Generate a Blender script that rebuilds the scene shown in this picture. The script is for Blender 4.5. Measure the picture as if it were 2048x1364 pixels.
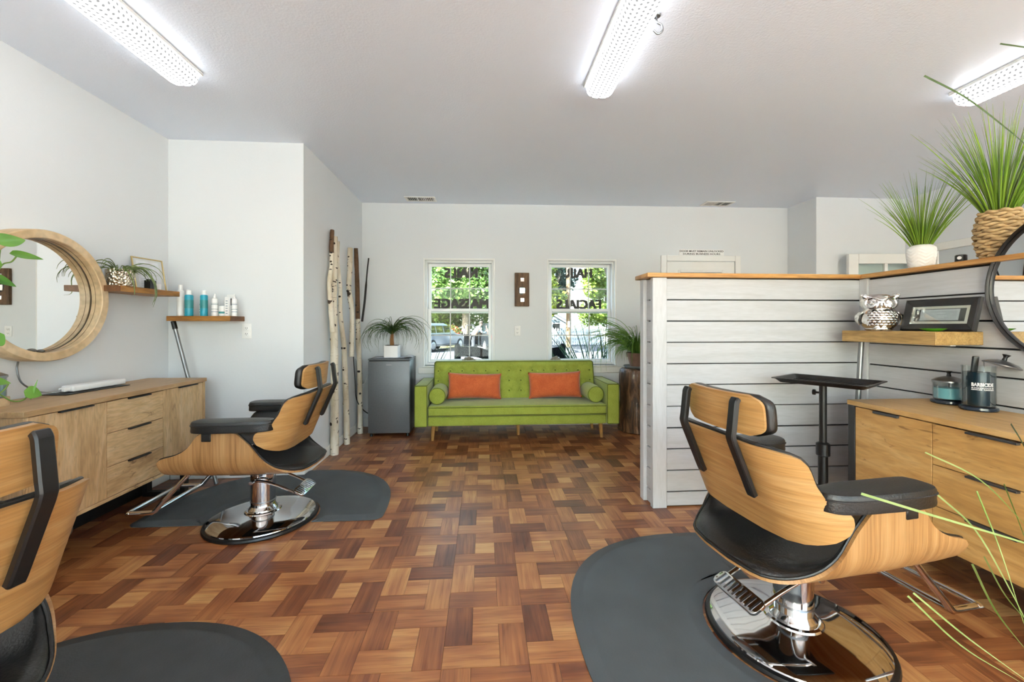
import bpy, bmesh, math, random
from mathutils import Vector as V, Matrix as MX, noise as NZ
S = bpy.context.scene
for _o in list(bpy.data.objects): bpy.data.objects.remove(_o, do_unlink=True)
C = S.collection
PI = math.pi
R = math.radians
# ---------------------------------------------------------------- camera, sky, sun, exposure
EYE = 1.18
cam = bpy.data.cameras.new('camera'); cam.sensor_width = 36.0; cam.lens = 825.0/2048*36; cam.shift_y = -32.0/2048
cam.clip_start = 0.02; cam.clip_end = 400
camo = bpy.data.objects.new('camera', cam); C.objects.link(camo)
camo.location = (0, 0, EYE); camo.rotation_euler = (PI/2, 0, -R(4.02)); S.camera = camo
W = bpy.data.worlds.new('sky'); S.world = W; W.use_nodes = True
_n = W.node_tree.nodes; _n.clear()
_sky = _n.new('ShaderNodeTexSky'); _sky.sky_type = 'NISHITA'; _sky.sun_disc = False
_sky.sun_elevation = R(36); _sky.sun_rotation = R(230); _sky.dust_density = 2.5; _sky.air_density = 1.0
_bg = _n.new('ShaderNodeBackground'); _bg.inputs[1].default_value = 0.36
_wo = _n.new('ShaderNodeOutputWorld')
W.node_tree.links.new(_sky.outputs[0], _bg.inputs[0]); W.node_tree.links.new(_bg.outputs[0], _wo.inputs[0])
sun = bpy.data.lights.new('sun', 'SUN'); sun.energy = 14.0; sun.angle = R(0.6); sun.color = (1, .985, .96)
suno = bpy.data.objects.new('sun', sun); C.objects.link(suno)
suno.rotation_euler = V((.62, .52, -.58)).to_track_quat('-Z', 'Y').to_euler(); suno.location = (-12, -10, 14)
cy = S.cycles; cy.max_bounces = 8; cy.diffuse_bounces = 4; cy.glossy_bounces = 4; cy.transmission_bounces = 6; cy.transparent_max_bounces = 8
cy.caustics_reflective = False; cy.caustics_refractive = False; cy.sample_clamp_indirect = 8.0; cy.adaptive_threshold = .05
S.view_settings.view_transform = 'Standard'; S.view_settings.look = 'None'
S.view_settings.exposure = 2.38; S.view_settings.gamma = 1.0; S.view_settings.use_curve_mapping = False
LAMP = 1.6      # radiance of the fluorescent lenses

# ---------------------------------------------------------------- mesh helpers
def NB(): return bmesh.new()
def setsharp(bm, ang=36):
    a = R(ang); bm.normal_update()
    for f in bm.faces: f.smooth = True
    for e in bm.edges:
        if len(e.link_faces) == 2 and e.calc_face_angle(0) > a: e.smooth = False
def O(name, bm, mat, parent=None, loc=None, rz=0, rot=None, ang=36, norm=True, kind=None):
    if norm: bmesh.ops.recalc_face_normals(bm, faces=bm.faces[:])
    if ang: setsharp(bm, ang)
    me = bpy.data.meshes.new(name); bm.to_mesh(me); bm.free()
    return OM(name, me, mat, parent, loc, rz, rot, kind)
def OM(name, me, mat, parent=None, loc=None, rz=0, rot=None, kind=None):
    if mat and not me.materials: me.materials.append(mat)
    o = bpy.data.objects.new(name, me); C.objects.link(o)
    if parent: o.parent = parent
    if loc: o.location = loc
    o.rotation_euler = rot if rot else (0, 0, rz)
    if kind: o['kind'] = kind
    return o
def E(name, loc, rz=0, label=None, cat=None, group=None, kind=None, rot=None):
    o = bpy.data.objects.new(name, None); C.objects.link(o); o.location = loc
    o.rotation_euler = rot if rot else (0, 0, rz); o.empty_display_size = .05
    return T(o, label, cat, group, kind)
def T(o, label=None, cat=None, group=None, kind=None):
    if label: o['label'] = label
    if cat: o['category'] = cat
    if group: o['group'] = group
    if kind: o['kind'] = kind
    return o
def ST(o): o['kind'] = 'structure'; return o
def copy_tree(o, parent=None):
    c = o.copy(); C.objects.link(c); c.parent = parent
    for ch in list(o.children): copy_tree(ch, c)
    return c
def box(bm, x0, x1, y0, y1, z0, z1, bev=0, seg=2, mx=None):
    vs = [bm.verts.new((x, y, z)) for z in (z0, z1) for y in (y0, y1) for x in (x0, x1)]
    fs = [bm.faces.new([vs[i] for i in q]) for q in ((0,2,3,1),(4,5,7,6),(0,1,5,4),(2,6,7,3),(0,4,6,2),(1,3,7,5))]
    if bev:
        es = {e for f in fs for e in f.edges}
        r = bmesh.ops.bevel(bm, geom=list(es), offset=bev, segments=seg, profile=.5, affect='EDGES')
        vs = list({v for v in vs if v.is_valid} | set(r['verts']))
    if mx: bmesh.ops.transform(bm, matrix=mx, verts=[v for v in vs if v.is_valid])
    return vs
def B(x0, x1, y0, y1, z0, z1, bev=0, seg=2):
    bm = NB(); box(bm, x0, x1, y0, y1, z0, z1, bev, seg); return bm
def cat(pts, k=6):
    p = [V(q) for q in pts]; out = []
    for i in range(len(p)-1):
        a = p[i-1] if i else p[0]*2-p[1]; b = p[i]; c = p[i+1]; d = p[i+2] if i+2 < len(p) else p[-1]*2-p[-2]
        for j in range(k):
            t = j/k
            out.append(.5*((2*b)+(c-a)*t+(2*a-5*b+4*c-d)*t*t+(3*b-a-3*c+d)*t**3))
    out.append(p[-1]); return out
def tube(bm, pts, r, n=8, cap=True, closed=False, asp=1.0, up=None):
    pts = [V(p) for p in pts]; N = len(pts); rr = r if isinstance(r, (list, tuple)) else [r]*N
    u = None; rings = []
    for i, p in enumerate(pts):
        if closed: t = pts[(i+1) % N]-pts[i-1]
        else: t = pts[min(i+1, N-1)]-pts[max(i-1, 0)]
        if t.length < 1e-9: t = V((0, 0, 1))
        t.normalize()
        if u is None:
            h = V(up) if up else (V((0, 0, 1)) if abs(t.z) < .9 else V((1, 0, 0)))
            u = (h-t*h.dot(t)).normalized()
        else:
            u = (u-t*u.dot(t))
            if u.length < 1e-6: u = t.orthogonal()
            u.normalize()
        w = t.cross(u)
        rings.append([bm.verts.new(p+u*(rr[i]*math.cos(2*PI*j/n))+w*(rr[i]*asp*math.sin(2*PI*j/n))) for j in range(n)])
    for i in range(N if closed else N-1):
        a = rings[i]; b = rings[(i+1) % N]
        for j in range(n): bm.faces.new((a[j], a[(j+1) % n], b[(j+1) % n], b[j]))
    if cap and not closed:
        try: bm.faces.new(rings[0][::-1]); bm.faces.new(rings[-1])
        except ValueError: pass
    return rings
def sweep(bm, pts, w, h, up):
    """rectangular bar along pts; w across (perp to up), h along up"""
    pts = [V(p) for p in pts]; N = len(pts); up = V(up); rings = []
    for i, p in enumerate(pts):
        t = (pts[min(i+1, N-1)]-pts[max(i-1, 0)]).normalized(); s = t.cross(up).normalized(); q = s.cross(t)
        rings.append([bm.verts.new(p+s*(a*w/2)+q*(b*h/2)) for a, b in ((-1,-1),(1,-1),(1,1),(-1,1))])
    for i in range(N-1):
        for j in range(4): bm.faces.new((rings[i][j], rings[i][(j+1) % 4], rings[i+1][(j+1) % 4], rings[i+1][j]))
    bm.faces.new(rings[0][::-1]); bm.faces.new(rings[-1])
def lathe(bm, prof, n=28, c=(0, 0, 0), mx=None, fn=None):
    rings = []; new = []
    for r, z in prof:
        if r < 1e-5: vs = [bm.verts.new((c[0], c[1], c[2]+z))]
        else:
            vs = []
            for j in range(n):
                a = 2*PI*j/n; q = fn(r, z, a) if fn else r
                vs.append(bm.verts.new((c[0]+q*math.cos(a), c[1]+q*math.sin(a), c[2]+z)))
        rings.append(vs); new += vs
    for a, b in zip(rings, rings[1:]):
        for j in range(n):
            k = (j+1) % n
            if len(a) == 1 and len(b) == 1: continue
            if len(a) == 1: bm.faces.new((a[0], b[k], b[j]))
            elif len(b) == 1: bm.faces.new((a[j], a[k], b[0]))
            else: bm.faces.new((a[j], a[k], b[k], b[j]))
    if len(rings[0]) > 1: bm.faces.new(rings[0][::-1])
    if len(rings[-1]) > 1: bm.faces.new(rings[-1])
    if mx: bmesh.ops.transform(bm, matrix=mx, verts=new)
    return new
def L(prof, n=28, c=(0, 0, 0), mx=None, fn=None):
    bm = NB(); lathe(bm, prof, n, c, mx, fn); return bm
def prism(bm, poly, z0, z1, bev=0, mx=None):
    a = [bm.verts.new((x, y, z0)) for x, y in poly]; b = [bm.verts.new((x, y, z1)) for x, y in poly]
    n = len(poly); bm.faces.new(a[::-1]); top = bm.faces.new(b)
    for i in range(n): bm.faces.new((a[i], a[(i+1) % n], b[(i+1) % n], b[i]))
    vs = a+b
    if bev:
        r = bmesh.ops.bevel(bm, geom=list(top.edges), offset=bev, segments=3, profile=.5, affect='EDGES'); vs = vs+r['verts']
    if mx: bmesh.ops.transform(bm, matrix=mx, verts=list({v for v in vs if v.is_valid}))
    return vs
def shell(bm, G, th, th2=0.0, NN=None, ef=None):
    """G: grid of points; solid sheet from offset th2 to th along the normal"""
    nu, nv = len(G), len(G[0]); A = []; Bv = []
    for i in range(nu):
        ra = []; rb = []
        for j in range(nv):
            du = G[min(i+1, nu-1)][j]-G[max(i-1, 0)][j]; dv = G[i][min(j+1, nv-1)]-G[i][max(j-1, 0)]
            n = du.cross(dv)
            n = n.normalized() if n.length > 1e-12 else V((0, 0, 1))
            if NN: n = NN[i][j]
            tt = th2+(th-th2)*ef(2*i/(nu-1)-1, 2*j/(nv-1)-1) if ef else th
            ra.append(bm.verts.new(G[i][j]+n*th2)); rb.append(bm.verts.new(G[i][j]+n*tt))
        A.append(ra); Bv.append(rb)
    for i in range(nu-1):
        for j in range(nv-1):
            bm.faces.new((A[i][j], A[i+1][j], A[i+1][j+1], A[i][j+1])); bm.faces.new((Bv[i][j], Bv[i][j+1], Bv[i+1][j+1], Bv[i+1][j]))
    for i in range(nu-1):
        for j in (0, nv-1): bm.faces.new((A[i][j], A[i+1][j], Bv[i+1][j], Bv[i][j]))
    for j in range(nv-1):
        for i in (0, nu-1): bm.faces.new((A[i][j], A[i][j+1], Bv[i][j+1], Bv[i][j]))
def ip(keys, x):
    """smooth interpolation through (x, y) keys"""
    if x <= keys[0][0]: return keys[0][1]
    for (a, p), (b, q) in zip(keys, keys[1:]):
        if x <= b:
            t = (x-a)/(b-a); return p+(q-p)*t
    return keys[-1][1]
def rrect(hx, hy, r, n=5):
    out = []
    for cx, cy, a0 in ((hx-r, hy-r, 0), (-hx+r, hy-r, 90), (-hx+r, -hy+r, 180), (hx-r, -hy+r, 270)):
        for i in range(n+1):
            a = R(a0+90*i/n); out.append((cx+r*math.cos(a), cy+r*math.sin(a)))
    return out
def text_mesh(s, size, ext=.001, bold=0.0, align='CENTER'):
    cu = bpy.data.curves.new('lettering', 'FONT'); cu.body = s; cu.size = size; cu.extrude = ext; cu.offset = bold
    cu.align_x = align; cu.align_y = 'CENTER'; cu.resolution_u = 3
    t = bpy.data.objects.new('lettering', cu); C.objects.link(t)
    dg = bpy.context.evaluated_depsgraph_get(); dg.update()
    me = bpy.data.meshes.new_from_object(t.evaluated_get(dg))
    bpy.data.objects.remove(t, do_unlink=True); bpy.data.curves.remove(cu)
    return me
def txt(name, s, size, mat, parent, mx, w=None, h=None, fat=0, **k):
    me = text_mesh(s, size, **k)
    if fat:     # heavier strokes: the glyphs repeated a hair apart
        bm = NB()
        for q, (dx, dy) in enumerate(((-fat, -fat*.5), (fat, -fat*.5), (-fat, fat*.5), (fat, fat*.5), (0, 0))):
            n0 = len(bm.verts); bm.from_mesh(me); bm.verts.ensure_lookup_table()
            for v in bm.verts[n0:]: v.co += V((dx, dy, q*.0002))
        bm.to_mesh(me); bm.free()
    xs = [v.co.x for v in me.vertices]; ys = [v.co.y for v in me.vertices]
    cx = (min(xs)+max(xs))/2; cy = (min(ys)+max(ys))/2
    sx = w/(max(xs)-min(xs)) if w else 1; sy = h/(max(ys)-min(ys)) if h else 1
    for v in me.vertices: v.co = mx @ V(((v.co.x-cx)*sx, (v.co.y-cy)*sy, v.co.z))
    me.update(); return OM(name, me, mat, parent)

# ---------------------------------------------------------------- materials
MT = {}
def rgb(h):
    c = [int(h[i:i+2], 16)/255 for i in (0, 2, 4)]
    return tuple(x/12.92 if x <= .04045 else ((x+.055)/1.055)**2.4 for x in c)+(1,)
class NT:
    def __init__(s, name):
        s.m = bpy.data.materials.new(name); s.m.use_nodes = True; s.t = s.m.node_tree; s.n = s.t.nodes
        s.p = s.n['Principled BSDF']; s.o = s.n['Material Output']; MT[name] = s.m
    def new(s, k, **kw):
        n = s.n.new('ShaderNode'+k)
        for a, b in kw.items(): setattr(n, a, b)
        return n
    def l(s, a, b): s.t.links.new(a, b)
    def co(s, kind='Object', scale=(1, 1, 1), rot=(0, 0, 0)):
        if kind == 'World': o = s.new('NewGeometry').outputs['Position']
        else: o = s.new('TexCoord').outputs[kind]
        mp = s.new('Mapping'); mp.inputs['Scale'].default_value = scale; mp.inputs['Rotation'].default_value = rot
        s.l(o, mp.inputs[0]); return mp.outputs[0]
    def noise(s, co, scale, det=3, rough=.55, dist=0):
        n = s.new('TexNoise'); n.inputs['Scale'].default_value = scale; n.inputs['Detail'].default_value = det
        n.inputs['Roughness'].default_value = rough; n.inputs['Distortion'].default_value = dist
        s.l(co, n.inputs['Vector']); return n.outputs[0]
    def ramp(s, f, stops):
        r = s.new('ValToRGB'); e = r.color_ramp.elements
        while len(e) < len(stops): e.new(.5)
        for el, (p, c) in zip(e, stops): el.position = p; el.color = c
        s.l(f, r.inputs[0]); return r.outputs[0]
    def mix(s, f, a, b, mode='MIX'):
        m = s.new('Mix', data_type='RGBA', blend_type=mode)
        if hasattr(f, 'links'): s.l(f, m.inputs[0])
        else: m.inputs[0].default_value = f
        for x, i in ((a, 6), (b, 7)):
            if hasattr(x, 'links'): s.l(x, m.inputs[i])
            else: m.inputs[i].default_value = x
        return m.outputs[2]
    def math(s, op, a, b=0):
        m = s.new('Math', operation=op)
        for x, i in ((a, 0), (b, 1)):
            if hasattr(x, 'links'): s.l(x, m.inputs[i])
            else: m.inputs[i].default_value = x
        return m.outputs[0]
    def bump(s, h, st=.2, d=.01):
        b = s.new('Bump'); b.inputs['Strength'].default_value = st; b.inputs['Distance'].default_value = d
        s.l(h, b.inputs['Height']); s.l(b.outputs[0], s.p.inputs['Normal'])
def mk(name, col, rough=.5, metal=0, var=None, bump=None, coord='Object', spec=None, coat=0, sheen=0, trans=0, ior=None, col2=None):
    s = NT(name); c = rgb(col); p = s.p
    p.inputs['Base Color'].default_value = c; p.inputs['Roughness'].default_value = rough; p.inputs['Metallic'].default_value = metal
    if spec is not None: p.inputs['Specular IOR Level'].default_value = spec
    if coat: p.inputs['Coat Weight'].default_value = coat; p.inputs['Coat Roughness'].default_value = .15
    if sheen: p.inputs['Sheen Weight'].default_value = sheen
    if trans: p.inputs['Transmission Weight'].default_value = trans
    if ior: p.inputs['IOR'].default_value = ior
    co = s.co(coord)
    if var:
        sc, am = var; f = s.noise(co, sc, 2)
        d = rgb(col2) if col2 else tuple(x*(1-am) for x in c[:3])+(1,)
        s.l(s.ramp(f, [(.3, d), (.7, c)]), p.inputs['Base Color'])
    if bump: sc, st = bump; s.bump(s.noise(co, sc, 1), st, .004)
    return s.m
def wood(name, cols, sc=(2, 14, 14), rough=.45, coat=0, fine=.25, crack=0, coord='Object', knots=0):
    """cols: dark, mid, light hex; sc: frequency along each axis (low = along the grain)"""
    s = NT(name); p = s.p; co = s.co(coord, sc)
    f = s.noise(co, 1.0, 3, .6, 1.2)
    c = s.ramp(f, [(.28, rgb(cols[0])), (.5, rgb(cols[1])), (.72, rgb(cols[2]))])
    f2 = s.noise(s.co(coord, tuple(x*9 for x in sc)), 1.0, 1, .6)
    g = s.ramp(f2, [(.35, (1-fine, 1-fine, 1-fine, 1)), (.6, (1, 1, 1, 1))])
    c = s.mix(1.0, c, g, 'MULTIPLY')
    if crack:
        f3 = s.noise(s.co(coord, tuple(x*1.7+.9 for x in sc)), 1.0, 3, .7, 2.0)
        k = s.ramp(f3, [(.30, (.42, .36, .3, 1)), (.37, (1, 1, 1, 1))]); c = s.mix(crack, c, k, 'MULTIPLY')
    if knots:
        v = s.new('TexVoronoi'); v.inputs['Scale'].default_value = knots; s.l(s.co(coord, tuple(.35 if x < 5 else 1 for x in sc)), v.inputs['Vector'])
        k = s.ramp(v.outputs['Distance'], [(.03, (.55, .42, .3, 1)), (.10, (1, 1, 1, 1))]); c = s.mix(.7, c, k, 'MULTIPLY')
    s.l(c, p.inputs['Base Color']); p.inputs['Roughness'].default_value = rough
    if coat: p.inputs['Coat Weight'].default_value = coat; p.inputs['Coat Roughness'].default_value = .25
    return s.m
def leafmat(name, c1, c2, scale=6, rough=.45, tl=.25):
    s = NT(name); p = s.p
    c = s.ramp(s.noise(s.co('Object'), scale, 2), [(.3, rgb(c1)), (.7, rgb(c2))])
    s.l(c, p.inputs['Base Color']); p.inputs['Roughness'].default_value = rough
    if tl:
        t = s.new('BsdfTranslucent'); s.l(c, t.inputs[0]); m = s.new('MixShader'); m.inputs[0].default_value = tl
        s.l(p.outputs[0], m.inputs[1]); s.l(t.outputs[0], m.inputs[2]); s.l(m.outputs[0], s.o.inputs[0])
    return s.m
def thinglass(name, tint='ffffff', refl=.06, mixcol=None, dens=0.0, rough=0.0):
    """sheet glass: clear with a fresnel reflection, tinted, optionally part diffuse"""
    s = NT(name); s.n.remove(s.p)
    tr = s.new('BsdfTransparent'); gl = s.new('BsdfGlossy'); gl.inputs['Roughness'].default_value = rough
    c = s.ramp(s.noise(s.co('Object'), 2, 1), [(0, rgb(tint)), (1, tuple(min(1, x*1.02) for x in rgb(tint)[:3])+(1,))])
    s.l(c, tr.inputs[0]); base = tr.outputs[0]
    if dens:
        d = s.new('BsdfPrincipled'); d.inputs['Base Color'].default_value = rgb(mixcol); d.inputs['Roughness'].default_value = .3
        m0 = s.new('MixShader'); m0.inputs[0].default_value = dens; s.l(base, m0.inputs[1]); s.l(d.outputs[0], m0.inputs[2]); base = m0.outputs[0]
    fr = s.new('Fresnel'); fr.inputs[0].default_value = 1.45
    m = s.new('MixShader'); s.l(s.math('MULTIPLY', fr.outputs[0], refl*10), m.inputs[0]); s.l(base, m.inputs[1]); s.l(gl.outputs[0], m.inputs[2])
    s.l(m.outputs[0], s.o.inputs[0]); return s.m

M_wall = mk('wall_paint', 'e1e4e6', .75, bump=(55, .12), coord='World', var=(1.3, .015))
M_wallw = mk('right_wall_paint', 'e6e9ec', .75, bump=(55, .12), coord='World', var=(1.3, .015))
M_ceil = mk('ceiling_paint', 'e6eefb', .38, bump=(85, .35), coord='World', var=(1.0, .01))
M_trim = mk('white_trim_paint', 'efefec', .4, var=(6, .02))
M_vinyl = mk('white_window_vinyl', 'f2f3f2', .3, var=(6, .02))
M_black = mk('black_metal', '161616', .4, var=(20, .2))
M_dkgrey = mk('dark_grey_metal', '3a3b3c', .45, var=(10, .1))
M_blkpl = mk('black_plastic', '121213', .35, var=(20, .2))
M_white = mk('white_plastic', 'f2f2f0', .35, var=(9, .02))
M_cer = mk('white_ceramic', 'efedea', .3, var=(9, .03))
M_chrome = mk('polished_chrome', 'd8d8d8', .06, 1.0, var=(3, .03))
M_steel = mk('brushed_steel', '9a9c9e', .3, 1.0, var=(30, .1))
M_tube = mk('grey_steel_tube', '8d8f90', .35, .8, var=(30, .1))
M_leather = mk('black_leather', '141515', .38, bump=(160, .25), var=(5, .3), spec=.6)
M_rubber = mk('grey_rubber_mat', '54595b', .62, bump=(120, .15), var=(4, .22))
M_mirror = mk('mirror_silver', 'f4f5f5', .0, 1.0)
M_clear = thinglass('window_glass', 'f4faf8', .03)
M_jar = thinglass('jar_glass', 'f8fbfa', .05)
M_gold = mk('gold_metal', 'd9c08a', .25, 1.0, var=(10, .1))
M_green = leafmat('sofa_back_green', '8a9a2c', '95a535')   # replaced below
M_ply_seat = wood('plywood_seat_veneer', ('8f6338', 'b28452', 'c29866'), (34, .8, .8), .38, .2, .16)
M_ply_back = wood('plywood_back_veneer', ('a57743', 'be9057', 'cba26d'), (1.2, 1.2, 26), .38, .2, .16)
M_ply_edge = wood('plywood_edge', ('b98a55', 'd6ad78', 'e2bf90'), (2, 2, 60), .45)
M_cabL = wood('oak_cabinet_wood', ('ba9566', 'd6b282', 'e2c59a'), (11, 2.2, 11), .5, fine=.16, crack=.75)
M_cabLv = wood('oak_cabinet_wood_upright', ('ba9566', 'd6b282', 'e2c59a'), (11, 11, 1.8), .5, fine=.16, crack=.6, knots=5)
M_cabLt = wood('oak_cabinet_top', ('a58157', 'bb9668', 'c8a67b'), (16, 1.6, 16), .42, fine=.14)
M_cabR = wood('golden_cabinet_wood', ('ad7f45', 'cb9d5d', 'd9b074'), (10, 1.8, 10), .5, fine=.12, crack=.75)
M_cabRt = wood('golden_cabinet_top', ('b98d52', 'cda265', 'd9b27a'), (16, 1.5, 16), .4, fine=.12)
M_shelfw = wood('brown_shelf_wood', ('7d5126', 'a5702f', 'b98440'), (12, 2, 12), .45)
M_shelfe = wood('brown_shelf_end_grain', ('5f3b1c', '754a24', '85572c'), (12, 12, 12), .5)
M_shelfx = wood('brown_shelf_wood_lengthways', ('7d5126', 'a5702f', 'b98440'), (2, 12, 12), .45)
M_shelfR = wood('pale_shelf_wood', ('a17d47', 'b8945a', 'c4a268'), (20, 1.5, 14), .5)
M_mirw = wood('mirror_frame_wood', ('c9a97a', 'dbbd93', 'e6cea9'), (3, 3, 3), .45, fine=.18)
M_cap = wood('pine_cap_wood', ('b77a38', 'd39c58', 'dfae6c'), (1.2, 16, 16), .45)
M_capy = wood('pine_cap_wood_y', ('b77a38', 'd39c58', 'dfae6c'), (16, 1.2, 16), .45)
M_plank = wood('whitewashed_plank', ('bdbebf', 'c3c4c6', 'c9cacd'), (1.5, 18, 18), .6, fine=.06)
M_planky = wood('whitewashed_plank_y', ('bdbebf', 'c3c4c6', 'c9cacd'), (18, 1.5, 18), .6, fine=.06)
M_post = wood('whitewashed_post', ('bfc0c0', 'c9cacc', 'd0d1d4'), (14, 14, 1.5), .6, fine=.06)
M_legw = wood('sofa_leg_wood', ('9c6c38', 'b98748', 'c79858'), (14, 14, 2), .4)
M_birch = None

# ---------------------------------------------------------------- room shell
H = 2.60; XL = -2.40; YS = 3.33; XS = -1.40; XA = 3.69; YA = 4.33; XR = 4.75; YB = -3.2
def yb(x): return 4.862-0.027*x
def BW(x, dy=0, z=0): return V((x, yb(x)+dy, z))
RB = -0.027
ST(O('wall_left', B(XL-.15, XL, YB, YS+.15, 0, H), M_wall))
ST(O('wall_stub_front', B(XL, XS-.004, YS, YS+.15, 0, H), M_wall))
ST(O('wall_stub_side', B(XS-.15, XS, YS+.001, 5.1, 0, H), M_wall))
ST(O('ceiling', B(XL-.3, XR+.3, YB-.2, 5.15, H, H+.25), M_ceil))
bm = NB()
XW = [(-.690, .132), (.760, 1.580)]; ZW = (.705, 1.952)
edges = [XS-.15, XW[0][0], XW[0][1], XW[1][0], XW[1][1], XA+.2]
for i in range(5):
    a, b = edges[i], edges[i+1]
    if i in (1, 3): box(bm, a, b, 0, .17, 0, ZW[0]); box(bm, a, b, 0, .17, ZW[1], H)
    else: box(bm, a, b, 0, .17, 0, H)
bmesh.ops.remove_doubles(bm, verts=bm.verts[:], dist=1e-5)
wb = ST(O('wall_back', bm, M_wall, loc=(0, 4.862, 0), rz=RB))
ST(O('wall_alcove', B(XA, XA+.15, YA, 5.1, 0, H), M_wallw))
ST(O('wall_right_back', B(XA+.15, XR+.15, YA, YA+.15, 0, H), M_wallw))
ST(O('wall_right', B(XR, XR+.15, YB, YA, 0, H), M_wallw))
bm = NB(); box(bm, XL-.15, XR+.15, YB-.15, YB, 0, .12); box(bm, XL-.15, XR+.15, YB-.15, YB, 2.45, H); box(bm, XL-.15, -2.2, YB-.15, YB, .12, 2.45); box(bm, 4.6, XR+.15, YB-.15, YB, .12, 2.45)
ST(O('wall_behind', bm, M_wall))
w3 = ST(E('window_3', (0, YB-.08, 0)))  # unseen glazing, added and widened to fill the room with daylight
for i in range(5):
    xm = -2.2+6.8*i/4; O('mullion', B(xm-.03, xm+.03, -.04, .04, .12, 2.45), M_trim, w3)
    if i < 4: O('pane', B(xm+.03, xm+6.8/4-.03, -.004, .004, .13, 2.44), M_clear, w3)
for z_ in (.12, 2.40): O('rail', B(-2.2, 4.6, -.045, .045, z_, z_+.05), M_trim, w3)
def bb(name, x0, x1, y0, y1, **k): return ST(O(name, B(x0, x1, y0, y1, 0, .095, .004, 1), M_trim, **k))
bb('baseboard_left', XL, XL+.014, YB+.01, YS-.001)
bb('baseboard_stub_front', XL+.02, XS+.014, YS-.014, YS)
bb('baseboard_stub_side', XS, XS+.014, YS+.001, 4.86)
bb('baseboard_back', XS+.02, XA-.01, -.014, 0, loc=(0, 4.862, 0), rz=RB)
bb('baseboard_alcove', XA-.014, XA, YA, 4.74)
bb('baseboard_right_back', XA, XR-.02, YA-.014, YA)
bb('baseboard_right', XR-.014, XR, YB+.01, 3.0)

ST(O('bounce_slab', B(-14, 16, -16, YB-.2, -.2, -.02), mk('pale_bounce_slab', 'cfccc6', .9, var=(.8, .1), coord='World')))  # added out of view; pale so it bounces sunlight up to the ceiling
# ---------------------------------------------------------------- parquet floor: 12 inch pinwheel tiles, each of four blocks round a square
def floormat(name, src):
    s = NT(name); p = s.p
    if src == 'obj': col = s.new('ObjectInfo').outputs['Color']
    else: col = s.new('Attribute', attribute_name='tone').outputs['Color']
    sp = s.new('SeparateColor'); s.l(col, sp.inputs[0])
    tone, rnd, ori = sp.outputs[0], sp.outputs[1], sp.outputs[2]
    pos = s.new('NewGeometry').outputs['Position']
    off = s.new('CombineXYZ'); s.l(s.math('MULTIPLY', rnd, 17), off.inputs[0]); s.l(s.math('MULTIPLY', rnd, 31), off.inputs[1])
    ad = s.new('VectorMath', operation='ADD'); s.l(pos, ad.inputs[0]); s.l(off.outputs[0], ad.inputs[1])
    sx = s.new('SeparateXYZ'); s.l(ad.outputs[0], sx.inputs[0])
    def sel(a, b):
        m = s.new('Mix', data_type='FLOAT'); s.l(ori, m.inputs[0]); s.l(a, m.inputs[2]); s.l(b, m.inputs[3]); return m.outputs[0]
    along = sel(sx.outputs[0], sx.outputs[1]); across = sel(sx.outputs[1], sx.outputs[0])
    cb = s.new('CombineXYZ'); s.l(s.math('MULTIPLY', along, 2.2), cb.inputs[0]); s.l(s.math('MULTIPLY', across, 38), cb.inputs[1]); s.l(rnd, cb.inputs[2])
    g = s.noise(cb.outputs[0], 1, 3, .62, .5); fine = s.noise(cb.outputs[0], 3.3, 1, .6)
    blot = s.noise(pos, 5.5, 1)
    t = s.math('ADD', tone, s.math('MULTIPLY', s.math('SUBTRACT', g, .5), .95))
    t = s.math('ADD', t, s.math('MULTIPLY', s.math('SUBTRACT', blot, .5), .55))
    c = s.ramp(t, [(0, rgb('55291a')), (.3, rgb('7c4528')), (.55, rgb('a06339')), (.8, rgb('bd8550')), (1, rgb('cc9c63'))])
    k = s.ramp(fine, [(.27, (.5, .45, .42, 1)), (.40, (1, 1, 1, 1))]); c = s.mix(.6, c, k, 'MULTIPLY')
    s.l(c, p.inputs['Base Color']); p.inputs['Roughness'].default_value = .33; p.inputs['Specular IOR Level'].default_value = .9
    rr = s.ramp(fine, [(.3, (.37, .37, .37, 1)), (.7, (.30, .30, .30, 1))]); s.l(rr, p.inputs['Roughness'])
    return s.m
M_flo = floormat('parquet_block_face', 'obj'); M_fls = floormat('parquet_far_face', 'attr')
M_fbase = mk('parquet_joint', '2c170e', .8)
floor = ST(O('floor', B(XL-.15, XR+.15, YB-.15, 5.1, -.12, -.0035), M_fbase))
random.seed(4)
UN = .1016; GX, GY = -.143, 1.731
mats_xy = []
def seen(x, y):
    c, s_ = math.cos(R(4.02)), math.sin(R(4.02)); d = s_*x+c*y; r = c*x-s_*y
    if d < .35: return 0
    px = 1024+825*r/d; py = 650+825*EYE/d
    if not (-30 < px < 2078 and py < 1395): return 0
    return d
PIE = []
for i in range(-9, 18):
    for j in range(-18, 13):
        x0, y0 = GX+i*3*UN, GY+j*3*UN; fl = random.random() < .42
        for (ax, ay, bx, by, ori, tn) in ((0, 1, 1, 3, 1, .30), (1, 2, 3, 3, 0, .62), (1, 1, 2, 2, 0, .80), (2, 0, 3, 2, 1, .36), (0, 0, 2, 1, 0, .58)):
            if fl: tn = {.30: .64, .62: .34, .36: .60, .58: .36, .80: .74}[tn]
            xa, xb_, ya, yb_ = x0+ax*UN, x0+bx*UN, y0+ay*UN, y0+by*UN
            xa, xb_ = max(xa, XL), min(xb_, XR); ya, yb_ = max(ya, YB), min(yb_, 4.99)
            if xb_-xa < .01 or yb_-ya < .01: continue
            PIE.append((seen((xa+xb_)/2, (ya+yb_)/2), xa, xb_, ya, yb_, ori, min(1, max(0, tn+random.uniform(-.13, .13))), random.random()))
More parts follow.
